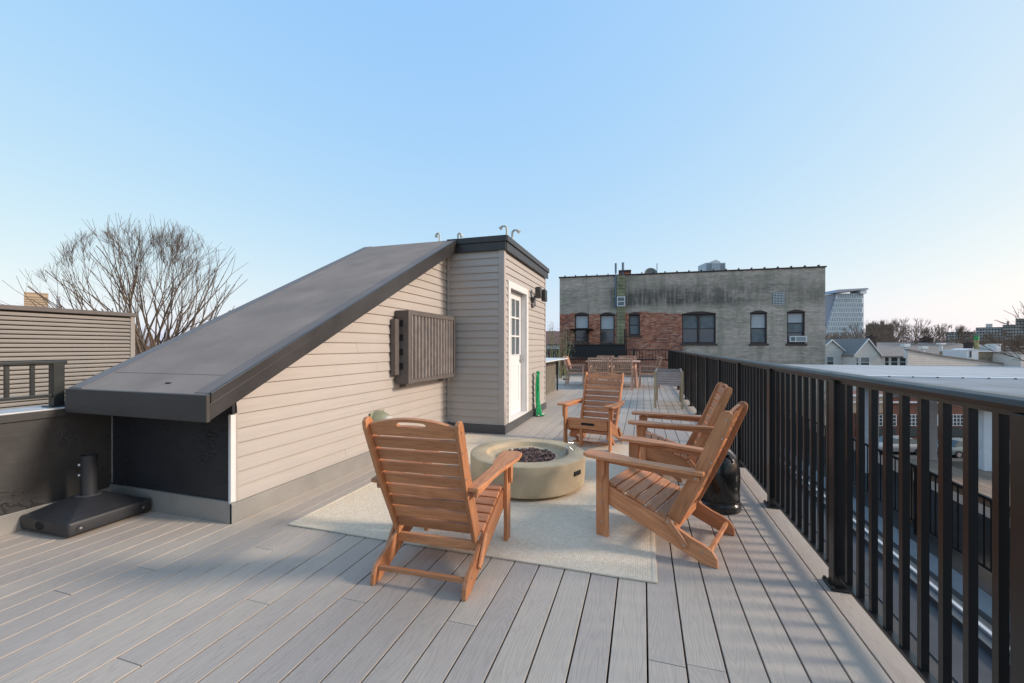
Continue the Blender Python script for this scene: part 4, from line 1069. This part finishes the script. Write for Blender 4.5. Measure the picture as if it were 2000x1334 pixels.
def car(label, p, rz, mat):
    c = thing('parked_car', label, 'car', p, rz, 'cars parked in the street seen through the railing')
    MB().prism([(-2.2,.35),(-2.25,.75),(-2.1,.9),(-1.3,.98),(1.0,1.0),(1.9,.88),(2.2,.7),(2.25,.4),(2.1,.3),(-2.1,.3)], 'Y', -.88, .88).build('body', mat, c, bevel=.05, smooth=True)
    MB().add([(-1.7,-.82,.97),(1.1,-.82,.99),(.4,-.68,1.42),(-1.2,-.68,1.42),(-1.7,.82,.97),(1.1,.82,.99),(.4,.68,1.42),(-1.2,.68,1.42)],[(0,1,2,3),(4,7,6,5),(0,3,7,4),(1,5,6,2),(3,2,6,7)]).build('windows', DGL, c)
    MB().box(-1.15,.36,-.66,.66,1.42,1.45).build('roof', mat, c, bevel=.015)
    for x in (-1.4, 1.4):
        for s in (-1, 1):
            w_ = MB().tube([(x, s*.72, .32),(x, s*.92, .32)], .32, 18).build('wheel', DARK, c, smooth=True); MB().tube([(x, s*.92, .32),(x, s*.93, .32)], .19, 14).build('rim', BOLT, w_)
    for s in (-1,1): MB().box(2.18,2.26,s*.62-.16,s*.62+.16,.62,.74).build('headlight', WU, c)
p = at(1745, 676, 38); car('silver parked car in the street, left of the other car', (p.x, p.y, -8.46), YAW + R_(178), simple('silver_paint', (.45,.44,.42), .3, metal=.5, var=.05))
p = at(1882, 676, 37); car('pale grey green parked car in the street, nearer the right edge', (p.x, p.y, -8.46), YAW + R_(1), simple('greengrey_paint', (.25,.29,.28), .3, metal=.4, var=.05))
MB().obox(at(1900, 676, 25) + Vector((0,0,-9.66)), CR*60, CF*18, (0,0,.03)).build('street', simple('street_asphalt', (.075,.073,.07), .85, var=.3), None, kind='structure')

# ------------------------------------------------------------------ row houses
CRM = siding_mat('cream_siding', (.74,.68,.60)); SHG = simple('grey_shingle', (.27,.245,.225), .9, var=.3, sc=6, bump=.4, bsc=12)
def pxw(d): return d / FPX
def house(label, ux, vap, u0, u1, vev, vbot, d, depth=7, wins=(), wall=CRM, roof=SHG, name='gabled_house'):
    o = at(ux, 676, d); t = thing(name, label, 'house', (o.x, o.y, -8.5), YAW, 'row houses beyond the canopy')
    X_ = lambda u: (u-ux)*pxw(d); Z_ = lambda v: EYE + (HOR-v)*pxw(d) + 8.5
    MB().prism([(X_(u0), 0), (X_(u1), 0), (X_(u1), Z_(vev)), (0, Z_(vap)), (X_(u0), Z_(vev))], 'Y', 0, depth).build('wall', wall, t)
    for s, ue in ((-1, u0), (1, u1)):
        ex = X_(ue)*1.10; ez = Z_(vev) - (Z_(vap)-Z_(vev))*.10
        MB().prism([(0, Z_(vap)+.0), (ex, ez), (ex, ez+.14), (0, Z_(vap)+.16)], 'Y', -.2, depth).build('roof', roof, t)
        MB().prism([(0, Z_(vap)-.03), (ex, ez-.03), (ex, ez+.15), (0, Z_(vap)+.17)], 'Y', -.28, -.205).build('verge_board', WU, t)
    z = Z_(vbot)
    q = MB()
    while z < Z_(vev): q.box(X_(u0), X_(u1), -.018, 0, z, z+.012); z += .16
    q.build('clapboard_lines', SHG, t)
    for (a, b, c_, e) in wins:
        f = MB().box(X_(a)-.08, X_(b)+.08, -.05, -.0, Z_(e)-.08, Z_(c_)+.08).build('window', WU, t)
        MB().box(X_(a), X_(b), -.06, -.052, Z_(e), (Z_(c_)+Z_(e))/2-.03).build('pane', DGL, f)
        MB().box(X_(a), X_(b), -.06, -.052, (Z_(c_)+Z_(e))/2+.03, Z_(c_)).build('pane', CURT, f)
    return t
house('white sided gable house right beside the brick building', 1623, 665, 1598, 1648, 686, 720, 60, wins=((1615,1627,697,714),))
house('white sided gable house with two windows, right of the first gable', 1694, 663, 1668, 1718, 693, 720, 58, wins=((1681,1697,698,718),(1672,1676,698,718)))
def block(name, label, cat, u0, u1, vtop, d, depth, mat, zb=-8.5, group=None):
    o = at((u0+u1)/2, 676, d); w_ = (u1-u0)*pxw(d)/2; zt = EYE + (HOR-vtop)*pxw(d)
    face = 0
    if d > 100: face = math.atan(((u0+u1)/2-1000)/FPX); w_ *= math.cos(face)      # far blocks front the view line
    t = thing(name, label, cat, (o.x, o.y, zb), YAW - face, group)
    MB().box(-w_, w_, 0, depth, 0, zt-zb).build('wall', mat, t)
    return t, w_, zt-zb
# connecting wall between gables + main long roof
t, w_, hh = block('row_house', 'cream row house with band of windows under a long grey shingle roof', 'house', 1640, 1960, 696, 62, 10, CRM, group='row houses beyond the canopy')
zr0 = hh; zr1 = 8.5 + EYE + (HOR-672)*pxw(62)*1.0
MB().prism([(-.4, zr0-.1), (-.4, zr0+.05), (6.5, zr1+.28), (6.5, zr1+.12)], 'X', -w_, w_).build('roof', SHG, t)
MB().prism([(6.5, zr1+.28), (6.5, zr1+.12), (13, zr0-.1), (13, zr0+.05)], 'X', -w_, w_).build('roof', SHG, t)
for (a, b) in ((1728,1735),(1740,1752),(1757,1768),(1771,1777)):
    X_ = lambda u: (u-1800)*pxw(62)
    f = MB().box(X_(a)-.1, X_(b)+.1, -.06, 0, hh-1.7, hh-.05).build('window', WU, t); MB().box(X_(a), X_(b), -.07, -.062, hh-1.6, hh-.85).build('pane', DGL, f); MB().box(X_(a), X_(b), -.07, -.062, hh-.78, hh-.15).build('pane', DGL, f)
# cream wall with sloping top
o = at(1773, 676, 52)
t = thing('sloped_wall_house', 'cream clapboard side wall with a long sloping roof edge beyond the canopy', 'house', (o.x, o.y, -8.5), YAW + R_(4))
k = pxw(52); Z_ = lambda v: 8.5 + EYE + (HOR-v)*k
MB().prism([(0,0),(19.5,0),(19.5,Z_(724)),(4.8,Z_(697)),(0,Z_(684))], 'Y', 0, .2).build('wall', CRM, t)
MB().prism([(-.1,Z_(684)),(4.8,Z_(697)),(19.5,Z_(724)),(19.5,Z_(722)),(4.8,Z_(694.5)),(-.1,Z_(681.5))], 'Y', -.12, .3).build('roof', SHG, t)
z = Z_(722); q = MB()
while z < Z_(686):
    f = (Z_(684)-z)/(Z_(684)-Z_(697)); q.box(.03, max(.1, min(19.4, 4.8*f if f < 1 else 4.8+14.6*(Z_(697)-z)/(Z_(697)-Z_(724)))), -.015, 0, z, z+.02); z += .26
q.build('clapboard_lines', SHG, t)
# chimneys, pots, vents on the far roofs
CHB = simple('sooty_brick', (.06,.04,.04), .9, var=.3); YP = simple('yellow_pot', (.45,.36,.16), .8); GP = simple('green_crown', (.03,.28,.08), .6)
def chimney(label, u0, u1, v0, v1, d, mat=CHB, name='chimney'):
    o = at((u0+u1)/2, 676, d); k = pxw(d); t = thing(name, label, 'chimney', (o.x, o.y, EYE+(HOR-v1)*k-.4), YAW, 'chimneys on the far roofs')
    w_ = (u1-u0)*k/2; h_ = (v1-v0)*k + .4
    MB().box(-w_*.85, w_*.85, 0, w_*1.6, 0, h_*.86).build('stack', mat, t); MB().box(-w_, w_, -.05, w_*1.8, h_*.80, h_*.90).build('collar', mat, t); MB().lathe([(w_*.5,h_*.9),(w_*.5,h_),(w_*.3,h_*1.02)], 8, (0,w_*.8,0)).build('pot', mat, t)
chimney('dark chimney just right of the second gable', 1701, 1713, 654, 674, 63)
chimney('dark square chimney on the long grey roof', 1807, 1824, 657, 673, 69)
chimney('brown chimney beside the yellow pot', 1890, 1901, 667, 684, 56)
o = at(1907, 676, 56); t = thing('clay_chimney', 'yellow chimney with a green crown on the far roofs', 'chimney', (o.x, o.y, -1.2), YAW)
MB().tube([(0,0,0),(0,0,3.2)], .25, 12).build('stack', YP, t); MB().lathe([(.25,3.2),(.27,3.25),(.22,3.6),(.18,3.65)], 8).build('crown', GP, t)
for k_ in range(5): a = k_*1.256; MB().box(-.03, .03, -.03, .03, 3.6, 3.85).build('crown_spike', GP, t, loc=(.18*math.cos(a), .18*math.sin(a), 0))
for lab, u, v0, v1, d in (('white mushroom vent on the grey roof left of centre', 1768, 672, 692, 56), ('small white pipe vent on the grey roof', 1803, 677, 692, 56), ('flat white vent box on the ridge of the grey roof', 1838, 670, 681, 60)):
    o = at(u, 676, d); k = pxw(d); t = thing('roof_vent', lab, 'vent', (o.x, o.y, EYE+(HOR-v1)*k), YAW, 'white vents on the far roofs'); h_ = (v0-v1)*-k
    MB().tube([(0,0,-.5),(0,0,h_*.7)], .17, 8).build('pipe', WU, t); MB().box(-.42,.42,-.3,.3,h_*.7,h_).build('cap', WU, t, bevel=.03)
# tan wall annex + white posts at the right
t, w_, hh = block('tan_annex', 'tan stained low building beside the yellow chimney', 'building', 1912, 1945, 687, 54, 5, simple('tan_stained', (.40,.30,.20), .85, var=.4, sc=2))
MB().box(-w_-.1, w_+.1, -.15, 3, hh, hh+.12).build('coping', CANW, t)
t, w_, hh = block('white_annex', 'narrow white cornered roof structure left of the tan annex', 'building', 1888, 1911, 683, 53.5, 3, CANW)
MB().box(-w_*.5, -w_*.2, -.03, 0, hh-1.0, hh-.15).build('pane', DGL, t); MB().prism([(-w_,hh),(0,hh+.15),(w_,hh)], 'Y', -.05, 2).build('roof', CANW, t)
t, w_, hh = block('white_chimney_block', 'white square roof block right of the tan annex', 'building', 1945, 1955, 673, 54.5, 2, CANW); MB().box(-w_-.06, w_+.06, -.08, 1.1, hh, hh+.1).build('coping', WU, t)
t, w_, hh = block('brown_annex', 'brown low building at the right edge below the tree', 'building', 1962, 1996, 689, 53, 6, simple('brown_render', (.25,.21,.18), .85, var=.2)); MB().box(-w_-.1, w_+.1, -.1, 4, hh, hh+.08).build('coping', FLASH, t)
t, w_, hh = block('far_roof_block', 'flat grey roofs behind the annexes', 'building', 1850, 2080, 678, 90, 20, SHG); MB().box(-w_,w_,-.1,20,hh,hh+.2).build('coping', FLASH, t)
t, w_, hh = block('cream_edge_house', 'cream wall at the far right edge', 'house', 1994, 2090, 690, 51, 5, CRM); MB().box(-w_-.1, w_+.1, -.1, 4, hh, hh+.08).build('coping', FLASH, t)

# ------------------------------------------------------------------ tall buildings far away
def grid_windows(t, w_, z0, z1, nx, nz, mat, fx=.55, fz=.6, depth=.3, left=lambda z: None, name='windows'):
    q = MB(); dx = 2*w_/nx; dz = (z1-z0)/nz
    for j in range(nz):
        for i in range(nx):
            x = -w_ + dx*(i + .5 + (.25 if j % 2 else -.0)*0); z = z0 + dz*(j+.5)
            l = left(z)
            if l is not None and x - dx*.5 < l: continue
            q.box(x-dx*fx/2, x+dx*fx/2, -depth, 0, z-dz*fz/2, z+dz*fz/2)
    q.build(name, mat, t, kind='stuff')
TWR = simple('white_tower_cladding', (.85,.85,.84), .5, var=.05, sc=.05); TWG = M('tower_glass', (.30,.36,.38), .25, spec=.8).m; TWS = simple('blue_grey_tower_side', (.36,.38,.44), .5, var=.1, sc=.05)  # white cladding and glass paled in colour to stand in for distance haze
d = 420; k = pxw(d)
o = at(1650, 676, d); t = thing('leaning_tower', 'white lattice glass tower with a slanted left edge behind the row houses', 'tower', (o.x, o.y, -9), YAW)
X_ = lambda u: (u-1650)*k; Z_ = lambda v: 9 + EYE + (HOR-v)*k
MB().prism([(X_(1600),0),(X_(1687),0),(X_(1687),Z_(573)),(X_(1634.5),Z_(573))], 'Y', 0, 20).build('lattice_wall', TWR, t)
MB().prism([(X_(1590),0),(X_(1606),0),(X_(1634),Z_(575)),(X_(1600),Z_(581))], 'Y', 1, 22).build('side_wall', TWS, t)
q = MB()
rows = 10
for j in range(rows):
    za, zb = Z_(573+92/rows*(j+1)), Z_(573+92/rows*j)
    ncol = 20
    for i in range(ncol):
        u = 1600 + (i + (.5 if j % 2 else 0))*4.6; le = 1634.5 - (573+92/rows*(j+1)-573)*(34.5/100)
        if u < le+1.2 or u > 1684: continue
        q.box(X_(u), X_(u+2.4), -.4, 0, za+.4, zb-.4)
q.build('windows', TWG, t, kind='stuff')
MB().prism([(X_(1624),Z_(573)),(X_(1691),Z_(566)),(X_(1688),Z_(563.5)),(X_(1632),Z_(566.5))], 'Y', -4, 18).build('roof_canopy', TWS, t)
MB().box(X_(1676), X_(1688), -3, 10, Z_(574), Z_(567)).build('roof_block', TWR, t)
d = 700; k = pxw(d); o = at(1398, 676, d); t = thing('far_tower', 'pale blue grey stepped tower peeking above the brick building roof', 'tower', (o.x, o.y, -9), YAW)
PT = simple('pale_blue_tower', (.55,.60,.62), .5, var=.05, sc=.05)  # haze over the distance is put into this lightened colour
MB().box(-19*k, 19*k, 0, 30, 0, 9+EYE+(HOR-513)*k).build('wall', PT, t); MB().box(-8*k, 8*k, -1, 25, 0, 9+EYE+(HOR-510.5)*k).build('bay', PT, t); MB().prism([(-8*k,9+EYE+(HOR-510.5)*k),(0,9+EYE+(HOR-507)*k),(8*k,9+EYE+(HOR-510.5)*k)], 'Y', 0, 20).build('roof', PT, t)
grid_windows(t, 18.5*k, 9+EYE+(HOR-560)*k, 9+EYE+(HOR-514)*k, 17, 20, TWG, .35, .8, 1.4)
APT = simple('grey_apartment', (.62,.56,.51), .8, var=.1, sc=.1); APT2 = simple('brown_apartment', (.50,.42,.36), .8, var=.1, sc=.1)
for lab, u0, u1, v, d, mt, nx, nz in (('long low grey apartment block at the left of the far right group', 1846, 1915, 648, 330, APT, 12, 4), ('wide grey apartment block with dense windows near the right edge', 1905, 1972, 639, 300, APT, 11, 5),
        ('brown apartment block with stepped top beside the right edge', 1958, 1984, 634, 290, APT2, 5, 5), ('tallest brown apartment block at the right edge', 1982, 2075, 621, 280, APT2, 15, 7)):
    t, w_, hh = block('apartment_block', lab, 'building', u0, u1, v, d, 25, mt, group='far apartment blocks at the right')
    MB().box(-w_*.4, w_*.0, 4, 14, hh, hh+2.6).build('roof_block', mt, t)
    grid_windows(t, w_*.97, hh*.25, hh*.97, nx, nz+3, simple('apartment_window', (.035,.037,.04), .6), .5, .5)
    MB().box(-w_, w_, -.5, .0, hh-.4, hh).build('coping', FLASH, t)
t, w_, hh = block('brown_brick_block', 'brown brick block half hidden behind the bare trees', 'building', 1690, 1745, 634, 210, 20, simple('brown_brick_far', (.30,.19,.14), .9, var=.2, sc=.2)); MB().box(-w_*.8, -w_*.1, 4, 10, hh, hh+.9).build('roof_block', APT, t)
grid_windows(t, w_, hh*.3, hh*.95, 14, 5, simple('far_window', (.07,.06,.06), .3))
for lab, u0, u1, v, d, col in (('tan apartment tower above the ribbed wall at the far left', 47, 95, 573, 300, (.48,.36,.24)), ('slim blue grey tower right of the tan tower', 110, 118, 580, 500, (.36,.42,.48))):
    t, w_, hh = block('apartment_tower', lab, 'tower', u0, u1, v, d, 20, simple('tower_'+str(u0), col, .7, var=.08, sc=.1)); grid_windows(t, w_*.95, hh*.4, hh*.96, 12 if u0 < 100 else 3, 16, simple('tower_win', (.26,.22,.18) if u0 < 100 else (.2,.24,.28), .3), .55, .45); MB().box(-w_, w_, -.6, 20, hh, hh+.8).build('coping', APT, t)
t, w_, hh = block('red_roof_house', 'brown roofed house seen between bulkhead and brick building', 'house', 1040, 1110, 672, 60, 8, CANW)
MB().prism([(-.6, hh), (4, hh+2.0), (8.6, hh)], 'X', -w_, w_).build('roof', simple('brown_roof', (.17,.10,.08), .9, var=.2), t)

# ------------------------------------------------------------------ distant trees
for lab, u, vt, d, sd_, ln in (('bare tree right of the lattice tower', 1688, 632, 90, 21, 6.2), ('bare brown tree between tower and fan-shaped tree', 1727, 622, 80, 22, 6.5), ('fan-shaped bare tree left of the two in the middle', 1782, 624, 70, 23, 6.0), ('fan-shaped bare tree right of the two in the middle', 1840, 626, 70, 24, 6.2), ('low bare tree before the grey apartment blocks', 1905, 652, 90, 25, 4.5), ('bare tree right of the apartment blocks, low twigs', 1975, 646, 60, 27, 4.2)):
    top = EYE + (HOR-vt)*pxw(d); o = at(u, 676, d); h0 = top - ln*.9 + 8.5
    bare_tree(lab, (o.x, o.y, -8.5), h0, 10, ln, .26, sd_, rh=ln*1.05, mat=BARK2, twig=.022, group='bare trees behind the row houses', depth=5, side=3)
o = at(2175, 676, 17); bare_tree('bare tree reaching in from beyond the right edge', (o.x, o.y, -8.5), 8.0, 14, 4.6, .18, 31, rh=4.2, twig=.012, depth=6)
# distant twiggy mass
q = MB(); rn = random.Random(77)
for i in range(2600):
    u = rn.uniform(1560, 2150) if rn.random() < .62 else rn.uniform(-400, 1100); d = rn.uniform(110, 200); o = at(u, 676, d)
    zt = EYE + (HOR - (rn.uniform(648, 676) if u < 1760 else rn.uniform(662, 678)))*pxw(d)
    b = Vector((o.x, o.y, zt - rn.uniform(3, 8))); 
    for k_ in range(4):
        e = b + Vector((rn.gauss(0,1.7), rn.gauss(0,1.7), zt - b.z)); m_ = b.lerp(e, .5) + Vector((rn.gauss(0,.3), rn.gauss(0,.3), 0))
        q.tube([b, m_, e], [.10, .06, .03], 3, cap=False)
q.build('distant_woodland', simple('far_bark', (.26,.165,.11), .95, var=.3, sc=.1), None, kind='stuff')
bpy.data.objects['distant_woodland']['label'] = 'brown mass of far bare trees on the horizon'
MB().add([at(u, 676, d) * 1 for u, d in ((-900,260),(2900,260))] + [at(u, 676, d) + Vector((0,0,-9.7)) for u, d in ((2900,120),(-900,120))], [(0,1,2,3)]).build('hill', simple('far_ground', (.10,.075,.055), .95, var=.3, sc=.05), None, kind='structure')
